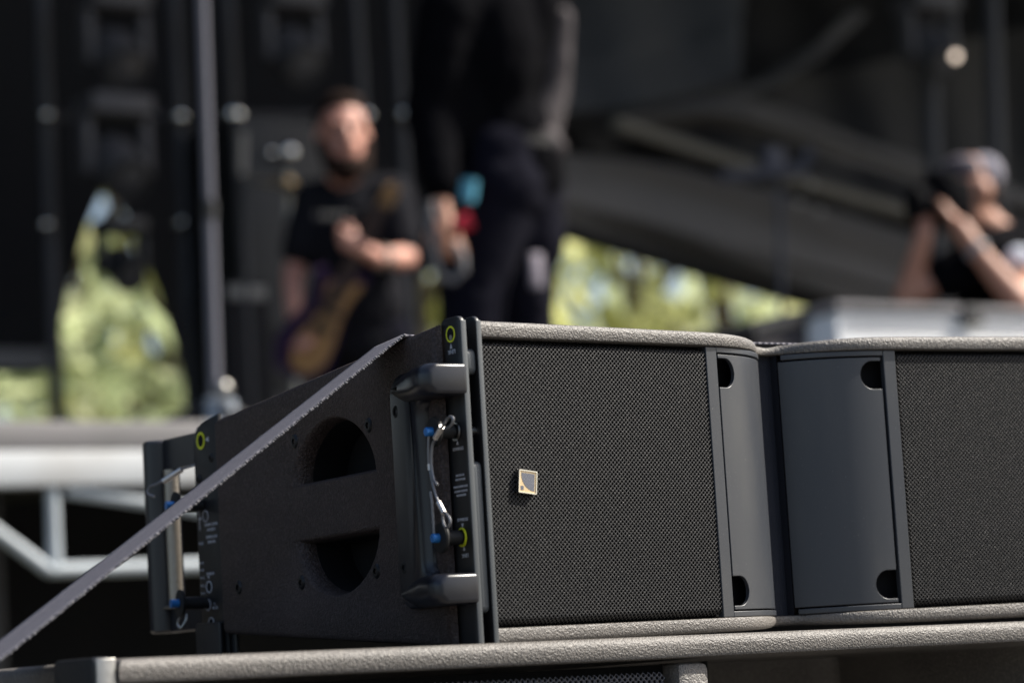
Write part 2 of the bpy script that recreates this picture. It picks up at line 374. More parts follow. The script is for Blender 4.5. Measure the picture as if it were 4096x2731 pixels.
sheet('tarpaulin', [[(1285, 262), (1420, 255), (1560, 225), (1700, 180)], [(1285, 120), (1420, 110), (1560, 90), (1700, 60)], [(1285, -120), (1420, -120), (1560, -130), (1720, -140)]], [.15, .25, .5], GREYT, 'blue grey sheet for the lit tarpaulin high up to the right of the singer')
hem = rows[0][0]
hm = tube('hem_bar', [hit_y(a, b + 10, YB + .22) for a, b in hem], .085, BLACKHOUSE, None, 8)
tag(hm, 'black bar along the sloping lower edge of the tarpaulin', 'bar')
bt = tube('roof_beam', [hit_y(a, b, YB - .2) for a, b in ((1412, 284), (1560, 332), (1760, 398), (2130, 505), (2500, 612))], .045, mat('brown_grey_beam', (.15, .135, .11), .7), None, 10)
tag(bt, 'long grey brown beam slanting across the dark tarpaulin', 'beam')

# unseen roof over the back half of the stage, added to shade the backdrop
rf = thing('shade_roof', 'unseen black roof canopy added high above the back of the stage for shade', 'roof', (0, 6.3, 6.6))
V = []; F = []
for j in range(9):
    for i in range(13): V.append((-14 + 32 * i / 12, 6.3 + 11 * j / 8, 6.6 + .7 * math.sin(math.pi * j / 8)))
for j in range(8):
    for i in range(12): F.append((j * 13 + i, j * 13 + i + 1, (j + 1) * 13 + i + 1, (j + 1) * 13 + i))
cn = mk('shade_canopy', V, F, BLACKCLOTH, rf, 60); sc_ = cn.modifiers.new('thickness', 'SOLIDIFY'); sc_.thickness = .02
tube('roof_front_bar', [(-14, 6.3, 6.57), (18, 6.3, 6.57)], .06, BLACKHOUSE, rf)

# ------------------------------------------------------------------ trees beyond the stage
def crown_mesh(n, seed, leaf, NC_=30):
    r = np.random.default_rng(seed); V, F = [], []
    cl = r.normal(size=(NC_, 3)); cl /= np.linalg.norm(cl, axis=1)[:, None]; cl *= (r.uniform(.25, 1, (NC_, 1)) ** .5)
    for _ in range(n):
        c = cl[r.integers(NC_)] * [1, 1, 1] + r.normal(size=3) * .12
        a = r.normal(size=3); a /= np.linalg.norm(a); b = np.cross(a, r.normal(size=3)); b /= np.linalg.norm(b)
        s = leaf * r.uniform(.6, 1.4); o = len(V)
        V += [tuple(c - a * s), tuple(c + b * s * .5), tuple(c + a * s), tuple(c - b * s * .5)]; F.append((o, o + 1, o + 2, o + 3))
    me = bpy.data.meshes.new('crown'); me.from_pydata(V, [], F); me.update(); return me
CROWNS = [crown_mesh(430, 11, .10), crown_mesh(340, 12, .10), crown_mesh(400, 13, .10)]
for me, m in zip(CROWNS, (LEAF, LEAF2, LEAF)): me.materials.append(m)
def tree(x, y, h, r, kind, label):
    t = thing('tree', label, 'tree', (x, y, 0), 'trees beyond the stage')
    c = bpy.data.objects.new('crown', CROWNS[kind]); COL.objects.link(c); c.parent = t
    c.location = (0, 0, h * .56); c.scale = (r, r, h * .46); c.rotation_euler = (0, 0, random.uniform(0, 6))
    P = Vector((x, y, 0)); parts = [tube_geo([P, P + Vector((.05, 0, h * .3)), P + Vector((.1, .1, h * .75))], [h * .028, h * .02, h * .006], 8)]
    for k in range(5):
        a = k * 1.3; z = h * (.25 + .08 * k); parts.append(tube_geo([P + Vector((0, 0, z)), P + Vector((math.cos(a) * r * .6, math.sin(a) * r * .6, z + h * .18))], [h * .012, h * .004], 6))
    mk('trunk', *merge(parts), BARK, t, 50)
def tree_at(qx, d, h, r, kind, label):
    p = at(qx, 1200, d); tree(p.x, p.y, h, r, kind, label)
tree_at(-40, 33, 7.5, 3.2, 1, 'broad green tree at the far left behind the stage')
tree_at(205, 36, 11, 3.4, 0, 'tall yellow green tree filling the left side of the gap in the curtains')
tree_at(400, 33, 9.5, 3.1, 0, 'yellow green tree behind the right slope of the gap in the curtains')
tree_at(300, 26, 4.6, 2.4, 1, 'low dark green tree in front, seen at the foot of the curtain gap')
tree_at(90, 25, 4.2, 2.3, 1, 'low bushy tree above the deck edge at far left')
tree_at(990, 34, 9, 3.0, 0, 'tree glimpsed between the bass player and the standing singer')
tree_at(1330, 44, 8.4, 2.3, 1, 'pale green tree right beside the singer under the tarpaulin')
tree_at(1500, 38, 9.4, 2.6, 1, 'mid green tree under the middle of the sloping tarpaulin')
tree_at(1690, 34, 9.6, 2.6, 0, 'bright yellow green tree under the tarpaulin right of centre')
tree_at(1880, 42, 8, 2.2, 2, 'yellow tree at the narrow right end of the opening under the tarpaulin')
bmh = bmesh.new()
for k in range(1700):
    q = at(random.uniform(-500, 2600), 1200, random.uniform(19, 24)); c = Vector((q.x, q.y, random.uniform(0, 1.7)))
    a = Vector(RNG.normal(size=3)).normalized(); b = a.cross(Vector(RNG.normal(size=3))).normalized(); s = random.uniform(.12, .26)
    bmh.faces.new([bmh.verts.new(p) for p in (c - a * s, c + b * s * .5, c + a * s, c - b * s * .5)])
me = bpy.data.meshes.new('undergrowth'); bmh.to_mesh(me); bmh.free(); me.materials.append(LEAF2)
ug = bpy.data.objects.new('undergrowth', me); COL.objects.link(ug); ug['kind'] = 'stuff'; ug['label'] = 'green undergrowth beyond the stage'; ug['category'] = 'undergrowth'

# ------------------------------------------------------------------ frames with shiny bolts, lamps, stands
def ball(p, r): return ellipsoid(p, r, r, r, n=12)
def frame_thing(xs, ys, Y, label, bolts, bars=None):
    t = thing('lighting_frame', label, 'frame', hit_y(xs[0], ys[-1], Y), 'upright frames at the back of the stage')
    base = DECK
    for x in xs:
        a, b = hit_y(x, -200, Y), hit_y(x, ys[-1] + 20, Y); b = Vector((b.x, b.y, base)); a.x = b.x = hit_y(x, 270, Y).x
        tube('post', [b, a], .034, DARKMETAL, t, 10)
    for y in (bars or ys):
        a, b = hit_y(xs[0], y, Y), hit_y(xs[-1], y, Y); tube('crossbar', [a, b], .02, DARKMETAL, t, 8)
    for x, y, r in bolts: mk('bolt', *ball(hit_y(x, y, Y) + Vector((-.02, -.05, 0)), r * 1.45), CHROME, t, 60)
    return t
frame_thing([105, 410], [270, 515], 9.6, 'left dark upright frame with small bolts behind the curtain gap', [(105, 270, .018), (410, 273, .024), (105, 520, .018), (415, 515, .018)], [270])
frame_thing([534, 830], [268, 515], 9.7, 'dark upright frame with shiny bolts behind the bass player', [(531, 270, .04), (836, 268, .024), (538, 515, .032), (660, 502, .022), (663, 590, .02)])
frame_thing([920, 1075], [268, 500], 9.8, 'dark upright frame half hidden behind the singer', [(922, 268, .034)])

def moving_head(q, Y, label, s=1.0, m=BLACKHOUSE, glint=()):
    p = hit_y(*q, Y); t = thing('moving_head_lamp', label, 'stage lamp', p, 'moving head lamps hung over the stage')
    def P(x, y, z): return p + Vector((x, y, z)) * s
    bm = bmesh.new(); add_box(bm, P(-.16, -.13, .16), P(.16, .13, .26), .02); from_bm('base', bm, m, t)
    for sx_ in (-1, 1):
        bm = bmesh.new(); add_box(bm, P(sx_ * .15 - .025, -.06, -.12), P(sx_ * .15 + .025, .06, .16), .015); from_bm('yoke_arm', bm, m, t)
    a, b = P(0, .1, .02), P(0, -.14, -.16)
    hd = mk('head', *tube_geo([a, a.lerp(b, .3), b], [.09 * s, .12 * s, .115 * s], 20), m, t)
    d = (b - a).normalized(); ring('lens_rim', b, d, .085 * s, .11 * s, .012 * s, BLACKHOUSE, hd)
    mk('lens', *tube_geo([b, b + d * .006 * s], [.084 * s, .07 * s], 20), mat('lamp_lens', (.05, .05, .055), .1), hd)
    tube('clamp', [P(0, 0, .26), P(0, 0, .37)], .03 * s, m, t, 8)
    for g in glint: mk('bolt', *ball(P(*g[:3]), g[3]), CHROME, t, 60)
moving_head((277, 592), 9.0, 'black moving head lamp hanging in the curtain gap against the leaves', .66)
LG = mat('grey_lamp_housing', (.06, .057, .062), .7)
moving_head((262, 350), 9.2, 'dim moving head lamp hanging above the curtain gap, second from top', .95, LG)
moving_head((262, 100), 9.2, 'dim moving head lamp at the top left above the curtain gap', .9, LG, [(-.07, -.18, .45, .018), (.04, -.18, .45, .02)])
moving_head((668, 95), 9.2, 'dim moving head lamp at the top above the bass player', .9, LG, [(0, -.18, .46, .02)])
moving_head((2130, 95), 9.4, 'moving head lamp with a bright glint at the upper right above the photographer', 1.0, LG, ())
q = hit_y(2195, 130, 7.4); EM = mat('warm_glow', (.8, .7, .6), .5); EM.node_tree.nodes['Principled BSDF'].inputs['Emission Color'].default_value = (1, .80, .64, 1); EM.node_tree.nodes['Principled BSDF'].inputs['Emission Strength'].default_value = 1.0
t = thing('bright_spot', 'small round warm glowing ball hanging at the upper right beside a dark pole', 'lamp', q)  # small glowing ball put in for the warm bright spot here
mk('glowing_ball', *ball(q, .019), EM, t, 60); tube('spot_holder', [q + Vector((0, 0, .017)), q + Vector((0, 0, .075))], .014, BLACKHOUSE, t, 10); tube('spot_cord', [q + Vector((0, 0, .075)), q + Vector((0, 0, 1.5))], .005, BLACKHOUSE, t, 6)
hb = tube('hanging_rail', [hit_y(-300, -45, 9.2), hit_y(1000, -45, 9.2)], .03, DARKMETAL, None, 10); tag(hb, 'dark rail the stage lamps hang from, at the top left', 'rail')
for x, lab in ((2140, 'dark upright pole beneath the lamp at the upper right'), (2285, 'dark upright pole behind the cap of the photographer')):
    b = hit_y(x + 12, 690, 9.6); a = hit_y(x - 12, -150, 9.6)
    tag(tube('upright_pole', [(b.x, b.y, DECK), b, a], .045, DARKMETAL, None, 10), lab, 'pole')

# pale stand near the deck edge
p0, p1 = at(462, -60, 7.3), at(494, 900, 7.3)
t = thing('tall_stand', 'tall pale grey pole standing on the stage left of the bass player', 'stand', (p1.x, p1.y, DECK))
mid = p0.lerp(p1, .55)
tube('lower_pole', [(p1.x, p1.y, DECK + .02), p1, mid], .0165, POLEGREY, t)
tube('upper_pole', [mid + (p1 - mid) * .05, p0], .0145, POLEGREY, t)
tube('collar', [mid + (p1 - mid) * .08, mid - (p1 - mid) * .02], .021, BLACKHOUSE, t)
c = at(512, 893, 7.2); mk('clamp_knob', *ball(c, .024), DULLSTEEL, t, 60)
tube('base_sleeve', [at(508, 915, 7.25), at(505, 970, 7.25)], .04, mat('pale_sleeve', (.32, .36, .42), .4), t)
for a in (.3, 2.4, 4.5): tube('foot', [p1 + Vector((0, 0, -.02)), Vector((p1.x + .25 * math.cos(a), p1.y + .25 * math.sin(a), DECK + .012))], .013, BLACKHOUSE, t)

# drum kit pieces behind the bass player
c = hit_y(655, 428, 8.6)
t = thing('cymbal_stand', 'dull golden cymbal on its stand left of the bass player', 'cymbal', (c.x, c.y, DECK))
V, F = [], []; n = 28
ax = Vector((.1, -.25, 1)).normalized(); u, w, d = frame_for(ax)
for rr, h in ((.001, .045), (.04, .04), (.055, .018), (.12, .010), (.19, 0), (.19, -.002), (.055, .012), (.001, .03)):
    for k in range(n): V.append(c + (u * math.cos(2 * math.pi * k / n) + w * math.sin(2 * math.pi * k / n)) * rr + d * h)
for j in range(7):
    for k in range(n): F.append((j * n + k, j * n + (k + 1) % n, (j + 1) * n + (k + 1) % n, (j + 1) * n + k))
mk('cymbal', V, F, mat('bronze', (.40, .30, .16), .35, metal=1), t)
tube('stand_pole', [(c.x, c.y, DECK + .3), c + d * .06], .012, DULLSTEEL, t)
for k in range(3): tube('stand_leg', [(c.x, c.y, DECK + .35), (c.x + .25 * math.cos(k * 2.1), c.y + .25 * math.sin(k * 2.1), DECK)], .009, DULLSTEEL, t)
a, b = hit_y(556, 305, 8.7), hit_y(554, 402, 8.7)
t = thing('light_bar', 'pale upright bar on a pole left of the cymbal', 'light bar', (b.x, b.y, DECK))
tube('bar', [b, a], .019, mat('dull_ivory_bar', (.20, .185, .165), .6), t); tube('bar_pole', [(b.x, b.y, DECK), b], .012, DARKMETAL, t)
c = hit_y(655, 352, 9.1)
t = thing('equipment_rack', 'dark equipment rack with a shiny knob behind the cymbal', 'rack', (c.x, c.y, DECK))
bm = bmesh.new(); add_box(bm, (c.x - .26, c.y, DECK), (c.x + .24, c.y + .5, c.z + .16), .01); from_bm('rack_case', bm, mat('charcoal_rack', (.006, .006, .0065), .6), t)
mk('knob', *ball(c + Vector((0, -.03, 0)), .042), CHROME, t, 60); mk('knob', *ball(c + Vector((-.09, -.03, -.01)), .022), CHROME, t, 60)
for k in range(5):
    bm = bmesh.new(); add_box(bm, (c.x - .24, c.y - .012, DECK + .1 + k * .2), (c.x + .22, c.y - .001, DECK + .27 + k * .2), .004); from_bm('rack_panel', bm, bpy.data.materials['charcoal_rack'], t)
a = hit_y(515, 645, 9.0); b = hit_y(625, 770, 9.0)
t = thing('amplifier', 'low dark amplifier with a pale top strip left of the bass player', 'amplifier', (a.x, 9.0, DECK))
bm = bmesh.new(); add_box(bm, (a.x, 9.0, DECK), (b.x, 9.35, a.z), .012); from_bm('amplifier_case', bm, BLACKCLOTH, t)
bm = bmesh.new(); add_box(bm, (a.x + .01, 8.985, hit_y(560, 686, 9).z), (b.x - .03, 8.999, hit_y(560, 658, 9).z), .003); from_bm('control_strip', bm, mat('pale_strip', (.17, .17, .17), .6), t)

# white case and dark case at the right
c0 = hit_y(1920, 694, 4.75); c1 = hit_y(2420, 720, 4.75)
t = thing('white_case', 'white box with grey metal rim on the stage at the right edge', 'case', (c0.x, 4.75, DECK))
zt = c0.z; zr = hit_y(1920, 717, 4.75).z
bm = bmesh.new(); add_box(bm, (c0.x, 4.75, DECK), (c0.x + 1.9, 5.5, zr), .008); from_bm('case_body', bm, WHITECASE, t)
bm = bmesh.new(); add_box(bm, (c0.x - .012, 4.735, zr + .002), (c0.x + 1.912, 5.515, zt), .008); from_bm('case_rim', bm, GREYALU, t)
zm = hit_y(1913, 742, 4.75).z
bm = bmesh.new(); add_box(bm, (c0.x + .02, 4.738, zm - .001), (c0.x + 1.88, 4.749, zm + .002), .002); from_bm('case_groove', bm, GREYALU, t)
lx = hit_y(2222, 715, 4.75)
bm = bmesh.new(); add_box(bm, (lx.x - .04, 4.715, zr - .03), (lx.x + .04, 4.734, zr + .03), .005); from_bm('latch', bm, BLACKHOUSE, t)
a, b = hit_y(1735, 757, 4.9), hit_y(1905, 712, 4.9)
t = thing('dark_case', 'dark brown case with sloping lid beside the white box', 'case', (a.x, 4.9, DECK))
V = [(a.x, 4.9, DECK), (b.x, 4.9, DECK), (b.x, 4.9, b.z - .02), (a.x, 4.9, a.z - .02), (a.x, 5.4, DECK), (b.x, 5.4, DECK), (b.x, 5.4, b.z - .02), (a.x, 5.4, a.z - .02)]
CF = [(0, 1, 2, 3), (5, 4, 7, 6), (4, 0, 3, 7), (1, 5, 6, 2), (3, 2, 6, 7), (4, 5, 1, 0)]
mk('case_body', V, CF, mat('brown_black_case', (.05, .042, .045), .6), t)
V = [(a.x - .02, 4.88, a.z - .018), (b.x + .004, 4.88, b.z - .018), (b.x + .004, 4.88, b.z + .012), (a.x - .02, 4.88, a.z + .012), (a.x - .02, 5.42, a.z - .018), (b.x + .004, 5.42, b.z - .018), (b.x + .004, 5.42, b.z + .012), (a.x - .02, 5.42, a.z + .012)]
mk('case_lid', V, CF, BLACKHOUSE, t)

# microphone stand with boom
b = hit_y(1796, 745, 8.9); top = hit_y(1788, 380, 8.9)
t = thing('microphone_stand', 'thin microphone stand with boom arm in front of the tarpaulin', 'microphone stand', (b.x, b.y, DECK))
MS = mat('blue_grey_stand', (.03, .034, .055), .6)
tube('stand_pole', [(b.x, b.y, DECK + .02), b, top], .016, MS, t)
tube('boom_arm', [hit_y(1650, 406, 8.9), hit_y(1850, 392, 8.8)], .03, MS, t)
bm = bmesh.new(); q = hit_y(1772, 372, 8.9); add_box(bm, q - Vector((.06, .04, .07)), q + Vector((.06, .04, .07)), .01); from_bm('boom_clamp', bm, MS, t)
q = hit_y(1838, 372, 8.85); tube('microphone', [q, q + Vector((.06, -.03, .05))], [.03, .035], MS, t)
for g in ((1835, 470), (1862, 425), (1880, 488)): mk('knob', *ball(hit_y(*g, 8.8), .02), DULLSTEEL, t, 60)
for k in range(3): tube('stand_foot', [(b.x, b.y, DECK + .12), (b.x + .3 * math.cos(k * 2.1), b.y + .3 * math.sin(k * 2.1), DECK + .01)], .01, MS, t)

# ------------------------------------------------------------------ people
def fingers(hand, fwd, side, up, s=1.0, curl=.6):
    parts = [ellipsoid(hand, .045 * s, .02 * s, .05 * s, (side, up, fwd), 10)]
    for k, L in enumerate((.062, .072, .067, .052)):
        b0 = hand + fwd * .042 * s + side * (.033 - .022 * k) * s
        b1 = b0 + (fwd * math.cos(curl * .5) - up * math.sin(curl * .5)) * L * .5 * s
        b2 = b1 + (fwd * math.cos(curl * 1.6) - up * math.sin(curl * 1.6)) * L * .55 * s
        parts += [capsule(b0, b1, .010 * s, .009 * s, 8), capsule(b1, b2, .009 * s, .0075 * s, 8)]
    t0 = hand + side * .035 * s - fwd * .01 * s; t1 = t0 + (side * .7 + fwd * .6 - up * .3).normalized() * .04 * s
    parts += [capsule(t0, t1, .012 * s, .010 * s, 8), capsule(t1, t1 + (fwd - up * .5).normalized() * .03 * s, .010 * s, .008 * s, 8)]
    return parts
def limb(a, b, c, ra, rb, rc): return [capsule(a, b, ra, rb), capsule(b, c, rb * .97, rc)]
def head_parts(c, f, s=1.0, jaw=1.0):     # c centre, f facing
    f = Vector(f).normalized(); z = Vector((0, 0, 1)); z = (z - f * z.dot(f)).normalized(); x = f.cross(z)
    A = (x, f, z)
    P = [ellipsoid(c + z * .03 * s, .076 * s, .096 * s, .098 * s, A), ellipsoid(c - z * .05 * s + f * .018 * s, .062 * s, .078 * s, .078 * s, A),
         ellipsoid(c - z * .098 * s + f * .05 * s, .034 * s * jaw, .034 * s, .026 * s, A),
         capsule(c + f * .092 * s + z * .02 * s, c + f * .112 * s - z * .022 * s, .010 * s, .016 * s, 8),
         ellipsoid(c + f * .082 * s - z * .063 * s, .026 * s, .014 * s, .012 * s, A)]
    for k in (-1, 1):
        P.append(ellipsoid(c + x * .078 * s * k - f * .008 * s, .012 * s, .022 * s, .034 * s, A, 8))
        P.append(ellipsoid(c + x * .034 * s * k + f * .083 * s + z * .034 * s, .026 * s, .014 * s, .009 * s, A, 8))
    return P, A
GREYSHIRT = mat('washed_black_cotton', (.0125, .0125, .0155), .95, spec=.06, bump=[('n', 14, .02)])
DARKEYE = mat('dark_eye', (.02, .015, .012), .2)
def eyes(c, A, s, parent):
    x, f, z = A
    for k in (-1, 1): mk('eye', *ellipsoid(c + x * .033 * s * k + f * .085 * s + z * .014 * s, .014 * s, .011 * s, .010 * s, A, 10), DARKEYE, parent, 60)

# bass player -------------------------------------------------
D = 11.0
g0 = at(820, 900, D)
t = thing('person', 'bearded person in black T-shirt playing a bass guitar', 'person', (g0.x, g0.y, DECK))
tc_ = -FWD.copy(); tc_.z = 0; tc_.normalize(); rt = RIGHT.copy(); rt.z = 0; rt.normalize(); Zv = Vector((0, 0, 1))
fac = (tc_ * 1.0 + rt * .25).normalized()
HS = 1.26
hc = at(787, 315, D - .05); nk = at(790, 415, D)
shL, shR = at(722, 462, D), at(900, 452, D)           # left and right in the picture
elL, haL = at(672, 640, D - .05), at(690, 765, D - .3)
wrL = at(676, 735, D - .2)
elR, wrR, haR = at(930, 592, D - .12), at(865, 592, D - .35), at(815, 562, D - .42)
hipL, hipR = at(765, 770, D), at(875, 770, D)
knL, anL = Vector((hipL.x, hipL.y - .02, DECK + .50)), Vector((hipL.x - .02, hipL.y, DECK + .09))
knR, anR = Vector((hipR.x, hipR.y - .02, DECK + .50)), Vector((hipR.x + .02, hipR.y, DECK + .09))
hp, HA = head_parts(hc, fac, HS, 1.3)
chest = at(812, 540, D)
body = hp + [capsule(hc - Zv * .08, nk - Zv * .05, .066, .075)] + [capsule(shL, shR, .07, .07), ellipsoid(chest, .17, .12, .22, (rt, tc_, Zv)), ellipsoid(at(820, 690, D), .155, .12, .18, (rt, tc_, Zv))]
body += limb(shL, elL, wrL, .056, .044, .031) + limb(shR, elR, wrR, .056, .050, .034)
body += limb(hipL, knL, anL, .085, .058, .04) + limb(hipR, knR, anR, .085, .058, .04)
fw = (haL - wrL).normalized(); body += fingers(haL, fw, (tc_ * .4 + rt).normalized(), tc_.cross(fw).normalized(), 1.1, .5) + [capsule(wrL, haL, .03, .03)]
fw = (haR - wrR).normalized(); body += fingers(haR, fw, (Zv + tc_ * .2).normalized(), tc_, 1.1, .8) + [capsule(wrR, haR, .036, .034)]
bd = blend('body', body, SKIN, t, .010); eyes(hc, HA, HS, t)
x_, f_, z_ = HA
blend('hair', [ellipsoid(hc + z_ * .062 * HS - f_ * .022 * HS, .084 * HS, .098 * HS, .076 * HS, HA), ellipsoid(hc + z_ * .10 * HS + f_ * .015 * HS, .07 * HS, .07 * HS, .04 * HS, HA)], HAIR, t, .010, 3)
blend('beard', [ellipsoid(hc - z_ * .110 * HS + f_ * .052 * HS, .062 * HS, .048 * HS, .050 * HS, HA)] + [capsule(hc - z_ * .02 * HS + x_ * .073 * HS * k + f_ * .012 * HS, hc - z_ * .105 * HS + x_ * .044 * HS * k + f_ * .052 * HS, .018 * HS, .032 * HS, 10) for k in (-1, 1)]
      + [capsule(hc - z_ * .046 * HS + x_ * .028 + f_ * .092 * HS, hc - z_ * .046 * HS - x_ * .028 + f_ * .092 * HS, .010, .010, 8)], HAIR, t, .009, 3)
shirt = [capsule(nk - Zv * .07, chest, .085, .15), capsule(shL, shR, .092, .095), ellipsoid(chest, .205, .155, .25, (rt, tc_, Zv)), ellipsoid(at(822, 690, D), .205, .16, .23, (rt, tc_, Zv)),
         ellipsoid(at(825, 790, D), .20, .155, .13, (rt, tc_, Zv)), capsule(shL, shL.lerp(elL, .62), .088, .082), capsule(shR, shR.lerp(elR, .72), .09, .085)]
sh = blend('t_shirt', shirt, GREYSHIRT, t, .014, 5)
for k in range(5):                                    # worn light print on the chest
    q = at(728 + 17 * k, 496, D - .215 + .004 * abs(k - 2)); bm = bmesh.new(); add_box(bm, q - Vector((.011, .004, .012)), q + Vector((.011, .004, .012)), .002); from_bm('chest_print', bm, mat('faded_print', (.075, .075, .075), .9) if k == 0 else bpy.data.materials['faded_print'], sh)
trs = limb(hipL, knL, anL, .108, .08, .062) + limb(hipR, knR, anR, .108, .08, .062) + [capsule(hipL, hipR, .125, .125)]
blend('trousers', trs, NAVY, t, .014, 5)
for an in (anL, anR): blend('shoe', [capsule(an - Zv * .045, an - Zv * .055 + tc_ * .16, .045, .036)], RUBBER, t, .01, 3)
w0 = wrR.lerp(elR, .10); w1 = wrR.lerp(elR, .26); tube('wristwatch', [w0, w1], .045, DULLSTEEL, t, 14)
# the bass guitar
hs, nb, bc = at(876, 468, D - .40), at(760, 640, D - .36), at(728, 745, D - .33)
gt = thing('bass_guitar', 'bass guitar with honey wood and purple body, held upright by the bearded player', 'bass guitar', bc)
ax = (hs - bc).normalized(); sd_ = ax.cross(tc_).normalized(); nrm = sd_.cross(ax).normalized()
turn = Matrix.Rotation(math.radians(24), 3, ax); sd_ = turn @ sd_; nrm = turn @ nrm
def gp(a, s_, h=0): return bc + ax * a + sd_ * s_ + nrm * h
ol = [(.22, .03), (.27, .10), (.25, .14), (.17, .11), (.08, .105), (-.04, .15), (-.14, .17), (-.21, .10), (-.23, 0), (-.21, -.11), (-.12, -.165), (-.02, -.14), (.06, -.10), (.13, -.115), (.19, -.15), (.22, -.11), (.17, -.05), (.2, -.02)]
solid('guitar_body', [gp(a, s_ * .72, -.02) for a, s_ in ol], nrm, .04, PURPLE, gt, 40)
ol2 = [(a * .84, s_ * .46 + .020) for a, s_ in ol]; solid('wood_top', [gp(a, s_, .021) for a, s_ in ol2], nrm, .006, WOOD, gt, 40)
nl = (hs - bc).length
V = [gp(.1, -.03, .02), gp(.1, .03, .02), gp(nl, .022, .02), gp(nl, -.022, .02), gp(.1, -.03, .045), gp(.1, .03, .045), gp(nl, .022, .045), gp(nl, -.022, .045)]
mk('guitar_neck', V, CF, mat('dark_fretboard', (.06, .035, .03), .5), gt)
solid('headstock', [gp(nl - .01, -.022, .02), gp(nl - .01, .022, .02), gp(nl + .03, .032, .02), gp(nl + .085, .028, .02), gp(nl + .095, 0, .02), gp(nl + .07, -.024, .02)], nrm, .018, WOOD, gt, 40)
for k in range(4): mk('tuning_peg', *ball(gp(nl + .02 + .022 * k, .040, .03), .010), DARKMETAL, gt, 60)
for s_ in (-.015, -.005, .005, .015): tube('string', [gp(-.12, s_, .05), gp(nl + .1, s_, .05)], .0012, DARKMETAL, gt, 5)
for a in (.0, .07): bm = bmesh.new(); add_box(bm, (-.045, -.014, 0), (.045, .014, .012), .003); bmesh.ops.transform(bm, matrix=Matrix((( sd_.x, ax.x, nrm.x, gp(a, .01, .027).x), (sd_.y, ax.y, nrm.y, gp(a, .01, .027).y), (sd_.z, ax.z, nrm.z, gp(a, .01, .027).z), (0, 0, 0, 1))), verts=bm.verts); from_bm('pickup', bm, BLACKHOUSE, gt)
tube('strap', [gp(.24, .10, 0), at(800, 520, D - .26), at(868, 470, D - .14), at(880, 440, D + .06)], .022, BLACKSHIRT, gt, 8)

# singer ------------------------------------------------------
D = 8.7
g0 = at(1160, 900, D)
t = thing('person', 'singer in black standing side on, head above the picture, microphone hanging from one hand', 'person', (g0.x, g0.y, DECK))
fac = (-rt * .85 + tc_ * .45).normalized(); sidev = Vector((fac.y, -fac.x, 0))
hc = at(1085, -120, D); nk = at(1120, -20, D)
shA, shB = at(1030, 25, D - .14), at(1240, 20, D + .14)
hipA, hipB = at(1150, 430, D - .08), at(1195, 430, D + .08)
elA, wrA, haA = at(990, 265, D - .16), at(1010, 460, D - .26), at(1028, 528, D - .29)
elB, wrB = at(1180, 250, D + .3), at(1150, 300, D + .34); haB = at(1125, 330, D + .36)
knA = at(1085, 650, D - .14); knB = Vector((hipB.x - .02, hipB.y + .02, DECK + .50))
anA = Vector((knA.x - .05, knA.y, DECK + .09)); anB = Vector((knB.x + .08, knB.y + .05, DECK + .09))
hp, HA = head_parts(hc, fac, 1.0)
body = hp + [capsule(hc - Zv * .08, nk - Zv * .05, .058, .065), capsule(shA, shB, .07, .07), ellipsoid(at(1120, 120, D), .11, .12, .22, (fac, sidev, Zv)), capsule(at(1130, 250, D), at(1165, 400, D), .10, .11)]
body += limb(shA, elA, wrA, .054, .042, .030) + limb(shB, elB, wrB, .054, .042, .03) + limb(hipA, knA, anA, .09, .058, .042) + limb(hipB, knB, anB, .09, .058, .042)
fw = (haA - wrA).normalized(); body += fingers(haA, fw, fac, tc_, 1.15, .9) + [capsule(wrA, haA, .03, .028)]
fw = (haB - wrB).normalized(); body += fingers(haB, fw, fac, -tc_, 1.0, .4) + [capsule(wrB, haB, .03, .028)]
blend('body', body, SKINTAN, t, .010); eyes(hc, HA, 1.0, t)
blend('hair', [ellipsoid(hc + Zv * .05 - fac * .025, .086, .10, .08, HA)], HAIR, t, .01, 3)
shirt = [capsule(shA, shB, .095, .095), ellipsoid(at(1120, 110, D), .165, .19, .30, (fac, sidev, Zv)), capsule(at(1120, 200, D), at(1130, 330, D), .15, .145), capsule(at(1110, 160, D), at(1085, 330, D), .12, .13),
         capsule(shA, elA, .10, .088), capsule(elA, wrA - Zv * -.06, .086, .066), capsule(at(1090, 60, D), at(1050, 300, D - .08), .16, .12), capsule(at(1212, 20, D + .05), at(1172, 300, D + .02), .115, .10), capsule(at(1150, 300, D), at(1185, 395, D), .165, .165), capsule(shB, elB, .085, .078), capsule(elB, wrB, .075, .06), ellipsoid(haB, .10, .09, .10)]
blend('shirt', shirt, BLACKSHIRT, t, .014, 5)
loose = [capsule(at(1290, 40, D + .05), at(1268, 200, D + .05), .04, .06), capsule(at(1268, 200, D + .05), at(1240, 300, D + .02), .06, .07), capsule(at(1215, 305, D - .06), at(1268, 342, D - .04), .06, .05)]
blend('sunlit_shirt_tail', loose, LITSHIRT, t, .014, 4)
trs = [capsule(hipA + Zv * .10, hipB + Zv * .10, .135, .135), capsule(hipA, hipB, .15, .155), capsule(at(1205, 400, D + .02), at(1215, 560, D + .02), .12, .12)] + limb(hipA, knA, anA, .135, .112, .085) + limb(hipB, knB, anB, .14, .115, .085)
tr = blend('trousers', trs, NAVY, t, .014, 5)
tube('belt', [hipA.lerp(hipB, .5) + Zv * .105, hipA.lerp(hipB, .5) + Zv * .135], .175, RUBBER, t, 24)
bm = bmesh.new(); q = at(1231, 622, D - .16); add_box(bm, q - Vector((.022, .015, .055)), q + Vector((.022, .015, .055)), .008); from_bm('pocket_cloth', bm, mat('lilac_cloth', (.24, .215, .25), .9), t)
for an in (anA, anB): blend('shoe', [capsule(an - Zv * .045, an - Zv * .055 + fac * .17, .045, .036)], RUBBER, t, .01, 3)
